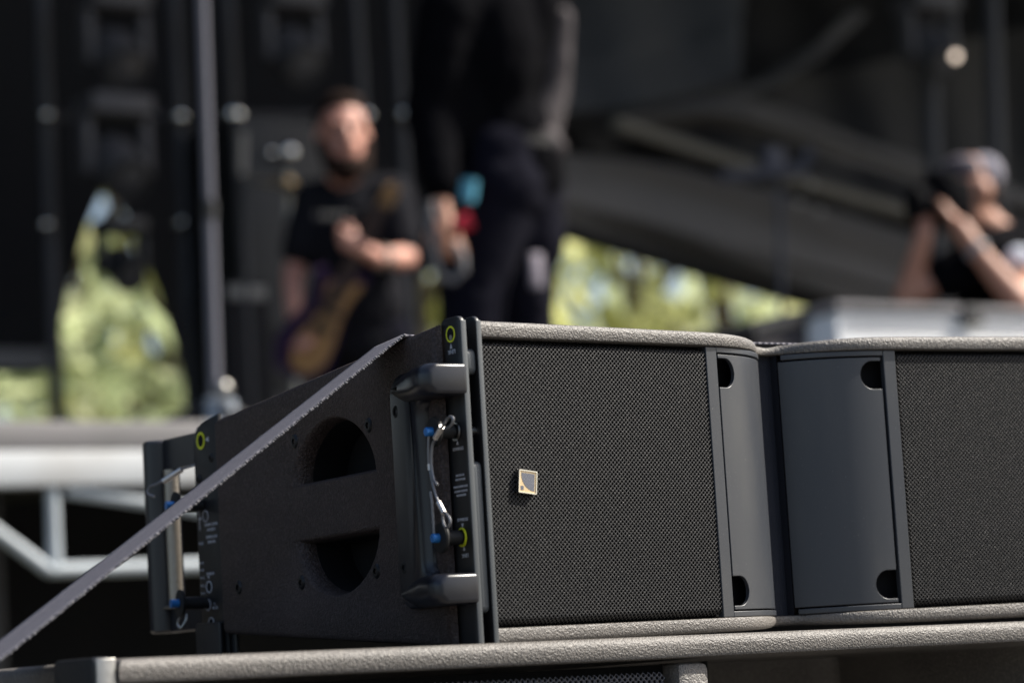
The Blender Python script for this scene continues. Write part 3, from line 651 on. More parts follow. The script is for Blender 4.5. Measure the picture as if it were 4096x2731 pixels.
# microphone hanging in the hand, with its cable
ma, mb = at(1078, 425, D - .36), at(1040, 545, D - .34)
mt = thing('microphone', 'handheld microphone with a red band and pale blue end in the hand of the singer', 'microphone', mb)
tube('microphone_barrel', [ma, mb], [.021, .014], RUBBER, mt)
tube('blue_end', [at(1079, 412, D - .37), at(1072, 462, D - .37)], .025, mat('pale_blue_plastic', (.08, .30, .42), .4), mt)
tube('red_band', [at(1046, 520, D - .38), at(1084, 505, D - .38)], .026, mat('red_plastic', (.55, .02, .04), .4), mt)
cb = tube('microphone_cable', [at(988, 462, D - .36), at(994, 560, D - .38), at(1000, 605, D - .38), at(1015, 638, D - .38), at(1040, 645, D - .38), at(1064, 622, D - .38), at(1062, 590, D - .38), at(1045, 560, D - .36)], .0135, mat('grey_cable', (.13, .125, .13), .6), None, 8)
tag(cb, 'grey microphone cable hanging in a loop below the hand of the singer', 'cable')

# photographer ------------------------------------------------
D = 9.6
g0 = at(2290, 760, D)
t = thing('person', 'photographer in cap and black T-shirt holding a camera to the eye, behind the white box', 'person', (g0.x, g0.y, DECK))
fac = (-rt * .95 + tc_ * .38).normalized()
hc = at(2228, 452, D); nk = at(2290, 545, D + .03)
shA, shB = at(2260, 590, D - .2), at(2395, 600, D + .05)
elA, wrA, haA = at(2080, 690, D - .2), at(2122, 545, D - .22), at(2128, 498, D - .16)
elB, wrB, haB = at(2338, 692, D - .40), at(2236, 566, D - .30), at(2205, 520, D - .27)
hip1, hip2 = at(2290, 860, D - .1), at(2370, 860, D + .1)
hp, HA = head_parts(hc, fac, 1.16)
body = hp + [capsule(hc - Zv * .08 - fac * .03, nk, .062, .07), capsule(shA, shB, .07, .07), capsule(at(2320, 640, D), at(2330, 850, D), .16, .15)]
body += limb(shA, elA, wrA, .054, .047, .033) + limb(shB, elB, wrB, .06, .052, .033)
kn1, kn2 = hip1 + fac * .38 + Zv * .0, hip2 + fac * .05
kn1.z = DECK + .42; kn2.z = DECK + .09
an1 = Vector((kn1.x, kn1.y, DECK + .09)); an2 = kn2 - fac * .40; an2.z = DECK + .08
hip1.z = max(hip1.z, DECK + .40); hip2.z = hip1.z
body += limb(hip1, kn1, an1, .09, .06, .042) + limb(hip2, kn2, an2, .09, .06, .042)
fw = (haA - wrA).normalized(); body += fingers(haA, fw, -fac, tc_, 1.1, .7) + [capsule(wrA, haA, .033, .03)]
fw = (haB - wrB).normalized(); body += fingers(haB, fw, (Zv * .7 - rt * .6).normalized(), tc_, 1.15, .7) + [capsule(wrB, haB, .036, .034)]
blend('body', body, SKINTAN, t, .010); eyes(hc, HA, 1.05, t)
x_, f_, z_ = HA
blend('hair', [ellipsoid(hc + z_ * .02 - f_ * .03, .084, .088, .08, HA)], HAIR, t, .01, 3)
cap = blend('cap_crown', [ellipsoid(hc + z_ * .085 + f_ * .03, .090, .075, .062, HA)], mat('dark_cap_cloth', (.05, .042, .055), .9), t, .01, 3)
blend('cap_back', [ellipsoid(hc + z_ * .075 - f_ * .055, .092, .072, .078, HA)], mat('pale_cap_mesh', (.20, .19, .225), .9), t, .01, 3)
blend('cap_peak', [ellipsoid(hc + z_ * .058 + f_ * .125, .07, .07, .012, HA)], bpy.data.materials['dark_cap_cloth'], t, .008, 3)
shirt = [capsule(shA, shB, .10, .10), capsule(at(2318, 640, D), at(2335, 850, D), .195, .185), capsule(nk - Zv * .04, at(2310, 640, D), .09, .16), capsule(shA, shA.lerp(elA, .45), .085, .085), capsule(shB, shB.lerp(elB, .45), .092, .088)]
sh = blend('t_shirt', shirt, BLACKSHIRT, t, .014, 5)
q = at(2340, 592, D - .30); V, F = ellipsoid(q, .045, .02, .04, (rt, tc_, Zv)); mk('sleeve_patch', V, F, mat('white_patch', (.7, .72, .78), .8), sh)
blend('trousers', limb(hip1, kn1, an1, .11, .085, .065) + limb(hip2, kn2, an2, .11, .085, .065) + [capsule(hip1, hip2, .135, .135)], NAVY, t, .014, 5)
for an, d_ in ((an1, fac), (an2, -Zv * .3 - fac)): blend('shoe', [capsule(an - Zv * .04, an - Zv * .045 + Vector((d_.x, d_.y, 0)) * .15, .045, .036)], RUBBER, t, .01, 3)
tube('wristband', [wrB.lerp(elB, .03), wrB.lerp(elB, .13)], .042, mat('grey_wristband', (.2, .2, .21), .8), t, 14)
# the camera
cc = at(2172, 470, D - .12)
ct = thing('photo_camera', 'black camera with lens held to the eye by the photographer in the cap', 'camera', cc)
bm = bmesh.new(); add_box(bm, (-.07, -.035, -.05), (.07, .035, .05), .012); add_box(bm, (-.03, -.03, .045), (.03, .035, .08), .01)
Mx = Matrix(((rt.x * .4 + tc_.x * .9, fac.x, 0, cc.x), (rt.y * .4 + tc_.y * .9, fac.y, 0, cc.y), (0, 0, 1, cc.z), (0, 0, 0, 1))); bmesh.ops.scale(bm, vec=(1.5, 1.5, 1.45), verts=bm.verts); bmesh.ops.transform(bm, matrix=Mx, verts=bm.verts)
CAMB = mat('matt_black_camera', (.007, .007, .008), .9, spec=.05)
from_bm('camera_body', bm, CAMB, ct)
tube('lens', [cc + fac * .03, cc + fac * .06, cc + fac * .10], [.05, .052, .055], CAMB, ct, 20)
tube('lens_hood', [cc + fac * .098, cc + fac * .13], [.056, .06], CAMB, ct, 20)

exec_speaker = True
# ------------------------------------------------------------------ the loudspeaker (local frame: X right, Y back, Z up)
spk = thing('line_array_loudspeaker', 'black loudspeaker with two grilles and a gold badge, strapped on a wide subwoofer', 'loudspeaker', (0, 0, Z0), local=True)
def zt_(y): return .1255 - .0650 * max(y, 0)
def bez(p, c, q, n):
    return [(p[0] * (1 - t) ** 2 + 2 * c[0] * t * (1 - t) + q[0] * t * t, p[1] * (1 - t) ** 2 + 2 * c[1] * t * (1 - t) + q[1] * t * t) for t in (i / n for i in range(n + 1))]
half = [(-.3425, -.003), (-.26, .0045), (-.18, .012), (-.118, .0175)] + bez((-.104, .0192), (-.044, .026), (-.0155, .0655), 10) + [(-.0085, .0702)]
front = half + [(0, .0715)] + [(-x, y) for x, y in reversed(half)]
nf = len(front); REC = .026
bm = bmesh.new()
cols = []
for x, y in front:
    zt = zt_(y); ry = y + REC
    cols.append([bm.verts.new(p) for p in ((x, y, zt), (x, y, .1122), (x, ry, .1122), (x, ry, -.1122), (x, y, -.1122), (x, y, -zt))])
rest = [(.3435, .075), (.364, .075), (.364, .0200), (.3698, .0240), (.3416, .449), (-.3416, .449), (-.3698, .0240), (-.364, .0200), (-.364, .075), (-.3435, .075)]
rc = [(bm.verts.new((x, y, zt_(y))), bm.verts.new((x, y, -zt_(y)))) for x, y in rest]
for i in range(nf - 1):
    for k in range(5): bm.faces.new((cols[i][k], cols[i + 1][k], cols[i + 1][k + 1], cols[i][k + 1]))
for i in range(len(rc) - 1): bm.faces.new((rc[i][0], rc[i + 1][0], rc[i + 1][1], rc[i][1]))
bm.faces.new([*cols[-1], rc[0][1], rc[0][0]]); bm.faces.new([*reversed(cols[0]), rc[-1][0], rc[-1][1]])
bm.faces.new([c[0] for c in cols] + [r[0] for r in rc]); bm.faces.new([c[5] for c in cols] + [r[1] for r in rc])
bmesh.ops.recalc_face_normals(bm, faces=bm.faces)
sel = set()
def E(a, b):
    e = bm.edges.get((a, b)); sel.add(e)
for i in range(nf - 1):
    E(cols[i][0], cols[i + 1][0]); E(cols[i][5], cols[i + 1][5])
for i in (3, 4, 5):
    for k in (0, 1): E(rc[i][k], rc[i + 1][k])
for i in (3, 4, 5, 6): E(rc[i][0], rc[i][1])
bmesh.ops.bevel(bm, geom=[e for e in sel if e], offset=.0052, segments=4, affect='EDGES', profile=.5)
sel = [e for e in bm.edges if all(abs(abs(v.co.z) - .1122) < 1e-4 for v in e.verts) and len(e.link_faces) == 2 and e.calc_face_angle(0) > 1.2 and min(v.co.y for v in e.verts) < .09 and not any(abs(v.co.x) > .3424 and False for v in e.verts)]
fy = {round(x, 4): y for x, y in front}
sel = [e for e in sel if all(abs(v.co.y - fy.get(round(v.co.x, 4), 9)) < 1e-4 for v in e.verts)]
bmesh.ops.bevel(bm, geom=sel, offset=.0022, segments=2, affect='EDGES', profile=.5)
def refill(bm, zs):
    f = max((f for f in bm.faces if f.normal.z * zs > .99), key=lambda f: f.calc_area())
    ed = list(f.edges); bmesh.ops.delete(bm, geom=[f], context='FACES_ONLY'); bmesh.ops.triangle_fill(bm, edges=ed, use_beauty=True, use_dissolve=False)
refill(bm, 1); refill(bm, -1)
# the two D-shaped hand holes of the left side
sn = Vector((-.4365, .0284, 0)).normalized(); sp0 = Vector((-.370, .0125, 0)); sdir = Vector((.0284, .4365, 0)).normalized()
def SP(s, z, dep=0): return sp0 + sdir * ((s - .0125) / sdir.y) + Vector((0, 0, z)) - sn * dep
def dshape(cx, zf, r, h, sgn, n=18):            # flat edge at zf, round edge beyond
    pts = []
    for k in range(n + 1):
        a = math.pi * k / n; ex = 1.9
        ca, sa = math.cos(a), math.sin(a)
        pts.append((cx + r * math.copysign(abs(ca) ** (2 / ex), ca), zf + sgn * (h * abs(sa) ** (2 / ex) + .0)))
    return pts
ports = [dshape(.211, .0245, .0680, .0460, 1), dshape(.211, -.0275, .0680, .0450, -1)]
sf = max((f for f in bm.faces if f.normal.dot(sn) > .999), key=lambda f: f.calc_area())
lp = [l.edge for l in sf.loops]; bmesh.ops.delete(bm, geom=[sf], context='FACES_ONLY')
fill = list(lp)
for P_ in ports:
    cx = sum(p[0] for p in P_) / len(P_); cz = sum(p[1] for p in P_) / len(P_)
    prev = None; levels = [(1.20, 0, 0), (1.14, .0010, 0), (1.08, .0034, 0), (1.03, .0078, 0), (1.0, .0140, 0), (.97, .052, 0)]
    for li, (sc, dep, sh_) in enumerate(levels):
        rv = [bm.verts.new(SP(cx + (p[0] - cx) * sc , cz + (p[1] - cz) * sc, dep)) for p in P_]
        if li == 0: fill += [bm.edges.new((rv[i], rv[(i + 1) % len(rv)])) for i in range(len(rv))]
        if prev:
            for i in range(len(rv)): bm.faces.new((prev[i], prev[(i + 1) % len(rv)], rv[(i + 1) % len(rv)], rv[i]))
        prev = rv
    bm.faces.new(prev)
bmesh.ops.triangle_fill(bm, edges=fill, use_beauty=True, use_dissolve=False)
cab = from_bm('cabinet', bm, PAINT, spk, 42)
cab.data.materials.append(SUBPAINT)        # lighter dusty front frame, its sunlit brightness put into the colour
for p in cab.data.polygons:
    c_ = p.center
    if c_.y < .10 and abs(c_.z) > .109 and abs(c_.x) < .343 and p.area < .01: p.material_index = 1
# plastic cups that line the hand holes
for P_ in ports:
    cx = sum(p[0] for p in P_) / len(P_); cz = sum(p[1] for p in P_) / len(P_); V = []; F = []
    for sc, dep, sh_ in ((.985, .0145, 0), (.955, .046, 0), (.5, .0470, 0)):
        V += [SP(cx + (p[0] - cx) * sc , cz + (p[1] - cz) * sc, dep) for p in P_]
    n = len(P_)
    for j in range(2):
        for i in range(n): F.append((j * n + i, j * n + (i + 1) % n, (j + 1) * n + (i + 1) % n, (j + 1) * n + i))
    F.append(tuple(range(2 * n, 3 * n)))
    mk('hand_hole_cup', V, F, HOLE, spk, 30)
def screw(c, nrm, r, parent=spk, m=SCREW):
    c = Vector(c); nrm = Vector(nrm).normalized()
    u, w, d = frame_for(nrm); V = []; F = []; n = 18
    prof = [(r * 1.12, -.0008), (r, .0004), (r * .8, .0012), (r * .45, .0013), (r * .42, -.0012), (.0001, -.0012)]
    for rr, h in prof:
        for k in range(n):
            a = 2 * math.pi * k / n; q = rr * (1 + (.14 * math.cos(6 * a) if rr < r * .5 else 0)); V.append(c + (u * math.cos(a) + w * math.sin(a)) * q + d * h)
    for j in range(len(prof) - 1):
        for k in range(n): F.append((j * n + k, j * n + (k + 1) % n, (j + 1) * n + (k + 1) % n, (j + 1) * n + k))
    return mk('screw', V, F, m, parent, 30)
for s_, z in ((.280, .060), (.141, .059), (.280, -.060), (.141, -.059), (.409, -.057)): screw(SP(s_, z, -.0004), sn, .0058)

# perforated grilles: real holes in a folded steel sheet
def grille_mesh(w, h, a=.0041, r=.0019, hole=.00096, depth=.0011):
    nx, nz = int(w / a) + 1, int(h / r)
    ang = np.arange(8) * math.pi / 4
    outer = np.array([(a / 2, 0), (a / 4, r / 2), (0, r), (-a / 4, r / 2), (-a / 2, 0), (-a / 4, -r / 2), (0, -r), (a / 4, -r / 2)])
    i1 = np.stack([np.cos(ang), np.sin(ang)], 1) * hole * 1.12; i2 = np.stack([np.cos(ang), np.sin(ang)], 1) * hole
    cell = np.concatenate([np.c_[outer, np.zeros(8)], np.c_[i1, np.full(8, .0002)], np.c_[i2, np.full(8, depth)]])
    cen = [((i + .5 * (j % 2)) * a, -h / 2 + r * (j + .5)) for j in range(1, nz - 1) for i in range(nx) if a / 2 < (i + .5 * (j % 2)) * a < w - a / 2]
    cen = np.array(cen); n = len(cen)
    V = np.zeros((n, 24, 3)); V[:, :, 0] = cell[None, :, 0] + cen[:, None, 0]; V[:, :, 2] = cell[None, :, 1] + cen[:, None, 1]; V[:, :, 1] = cell[None, :, 2]
    z = np.abs(V[:, :, 2]); e = np.clip((z - (h / 2 - .007)) / .007, 0, 1); V[:, :, 1] += e * e * .005
    f = []
    for j in (0, 8):
        for k in range(8): f.append((j + k, j + 8 + k, j + 8 + (k + 1) % 8, j + (k + 1) % 8))
    f = np.array(f); F = (f[None] + (np.arange(n) * 24)[:, None, None]).reshape(-1, 4)
    me = bpy.data.meshes.new('grille'); me.from_pydata(V.reshape(-1, 3).tolist(), [], F.tolist()); me.update(); return me
gm = grille_mesh(.2415, .2225); gm.materials.append(GRILLE)
ga = math.atan2(.0223, .2385)
for sgn in (1, -1):
    o = bpy.data.objects.new('grille', gm); COL.objects.link(o); o.parent = spk
    o.location = (-.3435 * sgn, .0008, 0); o.rotation_euler = (0, 0, ga * sgn); o.scale = (sgn, 1, 1)
bp = [(x, y + .014) for x, y in front if abs(x) > .10]
for side_ in (-1, 1):
    pts = sorted(p for p in bp if p[0] * side_ > 0)
    V = [(x, y, z) for x, y in pts for z in (-.112, .112)]
    mk('grille_foam', V, [(2 * i, 2 * i + 2, 2 * i + 3, 2 * i + 1) for i in range(len(pts) - 1)], FOAM, spk)

# frames and curved panels either side of the valley
arc = bez((-.1040, .0226), (-.041, .0290), (-.0100, .0700), 400)
al = [0]
for i in range(1, len(arc)): al.append(al[-1] + math.hypot(arc[i][0] - arc[i - 1][0], arc[i][1] - arc[i - 1][1]))
AL = al[-1]
def arcp(s, off=0):
    s = min(max(s, 0), AL); i = max(1, next((k for k in range(len(al)) if al[k] >= s), len(al) - 1))
    t = (s - al[i - 1]) / (al[i] - al[i - 1]); p, q = arc[i - 1], arc[i]
    x, y = p[0] + (q[0] - p[0]) * t, p[1] + (q[1] - p[1]) * t; dx, dy = q[0] - p[0], q[1] - p[1]; L = math.hypot(dx, dy)
    return x - dy / L * off, y + dx / L * off           # off > 0: further back
def panel_strip(name, sgn, cols_z, off, th, m, bev):
    """cols_z: list of (s, [(z0,z1),...]) with the same number of bands in neighbouring columns of one run"""
    bm = bmesh.new(); cache = {}
    def v(s, z):
        k = (round(s, 6), round(z, 6))
        if k not in cache:
            x, y = arcp(s, off); cache[k] = bm.verts.new((x * -sgn if sgn > 0 else x, y, z)) if False else bm.verts.new((x * (-1 if sgn > 0 else 1), y, z))
        return cache[k]
    for (s0, b0), (s1, b1) in zip(cols_z, cols_z[1:]):
        for (a0, a1), (c0, c1) in zip(b0, b1):
            vs_ = [v(s0, a0), v(s1, c0), v(s1, c1), v(s0, a1)]
            vs_ = [p for i, p in enumerate(vs_) if p not in vs_[:i]]
            if len(vs_) > 2: bm.faces.new(vs_)
    bmesh.ops.recalc_face_normals(bm, faces=bm.faces)
    f0 = next(iter(bm.faces))
    if sum(f.normal.y for f in bm.faces) > 0: bmesh.ops.reverse_faces(bm, faces=bm.faces)
    me = bpy.data.meshes.new(name); bm.to_mesh(me); bm.free()
    o = link(name, me, m, spk, 0)
    sd_m = o.modifiers.new('thickness', 'SOLIDIFY'); sd_m.thickness = th; sd_m.offset = -1
    bv = o.modifiers.new('edges', 'BEVEL'); bv.width = bev; bv.segments = 2; bv.limit_method = 'ANGLE'; bv.angle_limit = math.radians(50); bv.harden_normals = True
    me.shade_smooth(); me.set_sharp_from_angle(angle=math.radians(35))
    return o
BAR = .0125; FT = .1118; RAIL = .0046
for sgn in (-1, 1):
    ss = [0, BAR]; c1 = [(s, [(-FT, -FT + RAIL), (-FT + RAIL, FT - RAIL), (FT - RAIL, FT)]) for s in ss]
    c2 = [[(BAR + (AL - .003 - BAR) * i / 30, [bnd]) for i in range(31)] for bnd in ((-FT, -FT + RAIL), (FT - RAIL, FT))]
    o = panel_strip('waveguide_frame', sgn, c1, 0, .006, HFPLAST, .0008)
    for c_ in c2:
        o2 = panel_strip('frame_rail', sgn, c_, .0002, .006, HFPLAST, .0008); o2.parent = o
    S0 = BAR + .0023; H = .1059; NA, NR, NC, ZM = .0085, .0122, .0905, .072
    cz = []
    svals = sorted(set([S0 + NA * i / 4 for i in range(5)] + [S0 + NA + NR * math.sin(math.pi / 2 * i / 12) for i in range(13)]))
    for s in svals:
        u = s - S0; hz = NR if u <= NA else math.sqrt(max(NR * NR - (u - NA) ** 2, 0))
        cz.append((s, [(-H, -NC - hz), (-NC + hz, -ZM), (-ZM, ZM), (ZM, NC - hz), (NC + hz, H)]))
    last = svals[-1]; BND = [(-H, -NC), (-NC, -ZM), (-ZM, ZM), (ZM, NC), (NC, H)]; cz[-1] = (last, BND)
    cz2 = [(last, BND)] + [(last + (AL - last) * i / 26, BND) for i in range(1, 27)]
    panel_strip('waveguide_panel', sgn, cz + cz2[1:], .0009, .0035, HFPLAST, .0007)
    cb = [(AL * i / 20, [(-.1105, .1105)]) for i in range(21)]
    panel_strip('cavity_liner', sgn, cb, .0165, .002, HOLE, .0002)
vw = [(-.0108, .0715), (-.0104, .0800), (.0104, .0800), (.0108, .0715)]
V = [(x, y, z) for x, y in vw for z in (-.112, .112)]
mk('valley_fabric', V, [(2 * i, 2 * i + 2, 2 * i + 3, 2 * i + 1) for i in range(3)], FABRIC, spk)

# badge on the left grille
wx = Vector((.2385, .0223, 0)).normalized(); wn_ = Vector((.0223, -.2385, 0)).normalized()
bc_ = Vector((-.3435, .0008, 0)) + wx * .0385 + Vector((0, 0, -.0004)); ra = math.radians(-6.5)
bx = (wx * math.cos(ra) + Vector((0, 0, 1)) * math.sin(ra)); by = (Vector((0, 0, 1)) * math.cos(ra) - wx * math.sin(ra))
def BP(x, y, h): return bc_ + bx * x + by * y + wn_ * h
hw = .0090
badge = solid('badge', [BP(x, y, .0002) for x, y in rrect(0, 0, hw, hw, .0008, 3)], wn_, .0032, STEEL, spk)
hole_ = [BP(x, y, .0034) for x, y in rrect(0, 0, hw - .0007, hw - .0007, .0005, 3)]
solid('badge_rim', [BP(x, y, .0034) for x, y in rrect(0, 0, hw, hw, .0008, 3)], wn_, .0008, CHROME, badge, 30, [hole_])
solid('badge_face', [BP(x, y, .00345) for x, y in rrect(0, 0, hw - .0008, hw - .0008, .0004, 2)], wn_, .0002, GOLD, badge)
hi = hw - .0022
quarter = [(-hi, hi), (hi, hi), (hi, -hi)] + [(-hi + 2 * hi * (1 - math.sin(a)) , hi - 2 * hi * (math.cos(a))) for a in ()]
qa = [(-hi + 2 * hi * (1 - math.cos(math.radians(90 * k / 12))), -hi + 2 * hi * (1 - math.sin(math.radians(90 * k / 12)))) for k in range(12, -1, -1)]
solid('badge_sail', [BP(x, y, .00366) for x, y in [(hi, hi)] + [(-hi, hi)] + [p for p in reversed(qa)][1:-1] + [(hi, -hi)]], wn_, .00015, LOGOGREY, badge, 0)
solid('badge_square', [BP(x, y, .00366) for x, y in ((-hi - .0002, -hi), (-hi + .0028, -hi), (-hi + .0028, -hi + .0032), (-hi - .0002, -hi + .0032))], wn_, .00015, LOGOGREY, badge, 0)

# front rigging: two upright plates with a slot between, sliding arms in the slot
def plate(name, x0, x1, pts, m, parent, bev=.0012):
    bm = bmesh.new(); a = [bm.verts.new((x0, y, z)) for y, z in pts]; b = [bm.verts.new((x1, y, z)) for y, z in pts]
    n = len(pts); bm.faces.new(a); bm.faces.new(list(reversed(b)))
    for i in range(n): bm.faces.new((a[i], b[i], b[(i + 1) % n], a[(i + 1) % n]))
    bmesh.ops.recalc_face_normals(bm, faces=bm.faces)
    es = [e for e in bm.edges if abs(e.verts[0].co.x - e.verts[1].co.x) < 1e-6]
    if bev: bmesh.ops.bevel(bm, geom=es, offset=bev, segments=2, affect='EDGES', profile=.5)
    return from_bm(name, bm, m, parent, 35)
def rr2(y0, y1, z0, z1, r=.006): return rrect((y0 + y1) / 2, (z0 + z1) / 2, (y1 - y0) / 2, (z1 - z0) / 2, r, 4)
outer = plate('rigging_plate', -.3622, -.3578, rr2(-.0045, .0235, -.131, .1285), RIGMETAL, spk)
plate('plate_front_edge', -.3624, -.3576, rr2(-.0056, -.0044, -.127, .1245, .0005), EDGEMETAL, outer, .0004)
inner = plate('rigging_plate', -.3480, -.3440, rr2(-.0045, .0235, -.131, .1285), RIGMETAL, spk)
plate('plate_front_edge', -.3482, -.3438, rr2(-.0056, -.0044, -.127, .1245, .0005), EDGEMETAL, inner, .0004)
plate('sliding_arm', -.3571, -.3488, rr2(-.0030, .040, .083, .103, .005), EDGEMETAL, spk)
plate('sliding_arm', -.3568, -.3492, rr2(-.0030, .040, -.100, .016, .005), EDGEMETAL, spk)
tube('slot_pin', [(-.358, .006, .0400), (-.347, .006, .0400)], .0032, STEEL, spk)
# white and lime print on the outer plate (the cabinet stands on its head, so the words do)
XO = -.36235
TX, TY = (0, 1, 0), (0, 0, -1)
ring('link_hole_ring', (XO + .0002, .0100, .1155), (-1, 0, 0), .0050, .0064, .0003, YELLOW, outer)
tube('link_hole', [(XO + .0030, .0100, .1155), (XO - .0001, .0100, .1155)], .0050, HOLE, outer, 24)
tube('hole_bush', [(XO + .002, .0096, .1128), (XO - .0003, .0096, .1128)], .0021, DULLSTEEL, outer, 12)
def tri(c, up, s=.0019):
    y, z = c; sg = 1 if up else -1
    return plate('arrow_mark', XO - .0003, XO + .0002, [(y - s * .8, z - sg * s), (y + s * .8, z - sg * s), (y, z + sg * s)], WHITEPRINT, outer, 0)
tri((.0100, .1062), True); text('lettering', 'LINK', (XO - .0001, .0096, .1018), TX, TY, .0036, WHITEPRINT, outer)
tri((.0088, .0312), True, .0016); text('lettering', 'STORAGE', (XO - .0001, .0082, .0266), TX, TY, .0025, WHITEPRINT, outer)
for s, z in (('TO SECURE', .0062), ('REPLACE PIN', .0030), ('SLIDE ARM DOWN', -.0025), ('ROTATE ARM UP', -.0060), ('REMOVE PIN', -.0092)): text('lettering', s, (XO - .0001, .0076, z), TX, TY, .0018, WHITEPRINT, outer, space=.93)
text('lettering', 'STORAGE', (XO - .0001, .0076, -.0278), TX, TY, .0025, WHITEPRINT, outer)
tri((.0082, -.0326), False, .0017); tri((.0080, -.0500), True, .0017); text('lettering', 'LINK', (XO - .0001, .0070, -.0555), TX, TY, .0032, WHITEPRINT, outer)

# side handle: a moulded C open towards the front
def cprofile(y0, y1, z0, z1, t0, yin, r):
    """outer outline then the mouth, in (y, z)"""
    o = [(y0, z1)]
    def arcpts(cy, cz, r, a0, a1, n=6): return [(cy + r * math.cos(math.radians(a0 + (a1 - a0) * k / n)), cz + r * math.sin(math.radians(a0 + (a1 - a0) * k / n))) for k in range(n + 1)]
    o += arcpts(y1 - r, z1 - r, r, 90, 0); o += arcpts(y1 - r, z0 + r, r, 0, -90); o += [(y0, z0)]
    ri = r * .8
    o += [(y0, z0 + t0)]; o += arcpts(yin - ri, z0 + t0 + ri, ri, -90, 0); o += arcpts(yin - ri, z1 - t0 - ri, ri, 0, 90); o += [(y0, z1 - t0)]
    return o
def loft(name, sections, m, parent, cap0=True, cap1=True, smooth=40, bev=0):
    bm = bmesh.new(); rows_ = [[bm.verts.new(p) for p in s] for s in sections]; n = len(sections[0])
    for a, b in zip(rows_, rows_[1:]):
        for i in range(n): bm.faces.new((a[i], a[(i + 1) % n], b[(i + 1) % n], b[i]))
    if cap0: bm.faces.new(rows_[0])
    if cap1: bm.faces.new(list(reversed(rows_[-1])))
    bmesh.ops.recalc_face_normals(bm, faces=bm.faces)
    if bev:
        es = [e for e in bm.edges if len(e.link_faces) == 2 and e.calc_face_angle(0) > .6]
        bmesh.ops.bevel(bm, geom=es, offset=bev, segments=3, affect='EDGES', profile=.5)
    return from_bm(name, bm, m, parent, smooth)
YF = -.0075
secs = []
for x, y1, z0, z1, t0, yin in ((-.3610, .0870, -.0930, .0915, .0225, .0360), (-.3720, .0870, -.0930, .0915, .0225, .0385), (-.3748, .0850, -.0915, .0900, .0225, .0430), (-.3770, .0640, -.0905, .0890, .0215, .0475)):
    secs.append([(x, y, z) for y, z in cprofile(YF + .012, y1, z0, z1, t0, yin, .017)])
hd = loft('side_handle', secs, PLASTIC, spk, smooth=50, bev=.0018)
for za, zb in ((.0665, .0915), (-.0930, -.0690)):
    sc = []
    for y, x1, dz in ((.0840, -.3750, .006), (.0600, -.3830, .002), (.0300, -.3920, .0), (.0080, -.3985, .0), (.0000, -.3985, .0), (YF, -.3945, .001)):
        sc.append([(-.3600, y, za + dz), (-.3600, y, zb - dz), (x1 + .006, y, zb - dz), (x1, y, zb - dz - .006), (x1, y, za + dz + .006), (x1 + .006, y, za + dz)])
    loft('handle_arm', sc, PLASTIC, hd, smooth=50, bev=.0028)
for z in (.0625, -.0600): screw((-.3752, .0745, z), (-1, -.1, 0), .0052, hd)
# inner wall lining behind the mouth of the handle
# quick-release pins with blue buttons and steel lanyards
def pin(y, z, ring_m, tilt):
    p = thing_part('locking_pin')
    return p
def build_pin(y, z, ring_m):
    d = Vector((-1, .10, .0)).normalized(); base = Vector((XO, y, z))
    p = mk('locking_pin', *tube_geo([base + d * -.006, base + d * .0035, base + d * .0036, base + d * .0165, base + d * .0166, base + d * .0195], [.0042, .0042, .0058, .0054, .0105, .0105], 24), RUBBER, spk, 30)
    ring('pin_ring', base + d * .0004, d, .0060, .0074, .0012, ring_m, p)
    c = base + d * .0198; u, w, _ = frame_for(d); V, F = [], []; n = 26
    for rr, h in ((.0112, -.0028), (.0118, -.0012), (.0112, .0004), (.0001, .0016)):
        for k in range(n): V.append(c + (u * math.cos(2 * math.pi * k / n) + w * math.sin(2 * math.pi * k / n)) * rr + d * h)
    for j in range(3):
        for k in range(n): F.append((j * n + k, j * n + (k + 1) % n, (j + 1) * n + (k + 1) % n, (j + 1) * n + k))
    F.append(tuple(range(n))); mk('pin_disc', V, F, RUBBER, p, 40)
    tube('blue_button', [c, c + d * .0062, c + d * .0070], [.0036, .0036, .0028], BLUE, p, 16)
    return p, c, d
p1_, c1_, d_ = build_pin(.0095, .0400, STEEL)
p2_, c2_, _ = build_pin(.0085, -.0415, YELLOW)
def smoothpath(pts, n=8):
    pts = [Vector(p) for p in pts]; out = []
    for i in range(len(pts) - 1):
        a, b, c, d = pts[max(i - 1, 0)], pts[i], pts[i + 1], pts[min(i + 2, len(pts) - 1)]
        for k in range(n):
            t = k / n; out.append(.5 * (2 * b + (c - a) * t + (2 * a - 5 * b + 4 * c - d) * t * t + (3 * b - 3 * c + d - a) * t ** 3))
    return out + [pts[-1]]
def hy(px, py, x): 
    r = ray(px / Q, py / Q); p = CAM + r * ((x - CAM.x) / r.x); return p - Vector((0, 0, Z0))
X1 = -.386
def W(px, py, x=X1): return hy(px, py, x)
# upper lanyard: loop, ferrule, wire, lower ferrule and loop
WIRE = mat('coated_wire_rope', (.20, .20, .21), .4, metal=.8, bump=[('n', 900, .0004)])
FERR = mat('ferrule_tin', (.62, .58, .54), .4, metal=.9, bump=[('n', 400, .0004)])
ln = tube('lanyard', smoothpath([W(1745, 1755), W(1731, 1775), W(1726, 1820), W(1727, 1870), W(1735, 1915), W(1750, 1940)]), .0012, WIRE, spk, 8)
tube('ferrule', [W(1741, 1752), W(1768, 1706)], .0023, FERR, ln, 10)
tube('lanyard_loop', smoothpath([W(1766, 1712), W(1788, 1676), W(1800, 1666), W(1812, 1672), W(1810, 1690), W(1797, 1708), W(1780, 1714)]), .0012, WIRE, ln, 8)
l2 = tube('lanyard', smoothpath([W(1715, 1740), W(1714, 1800), W(1716, 1860), W(1722, 1890), W(1732, 1940), W(1745, 1985), W(1756, 2012)]), .0011, WIRE, spk, 8)
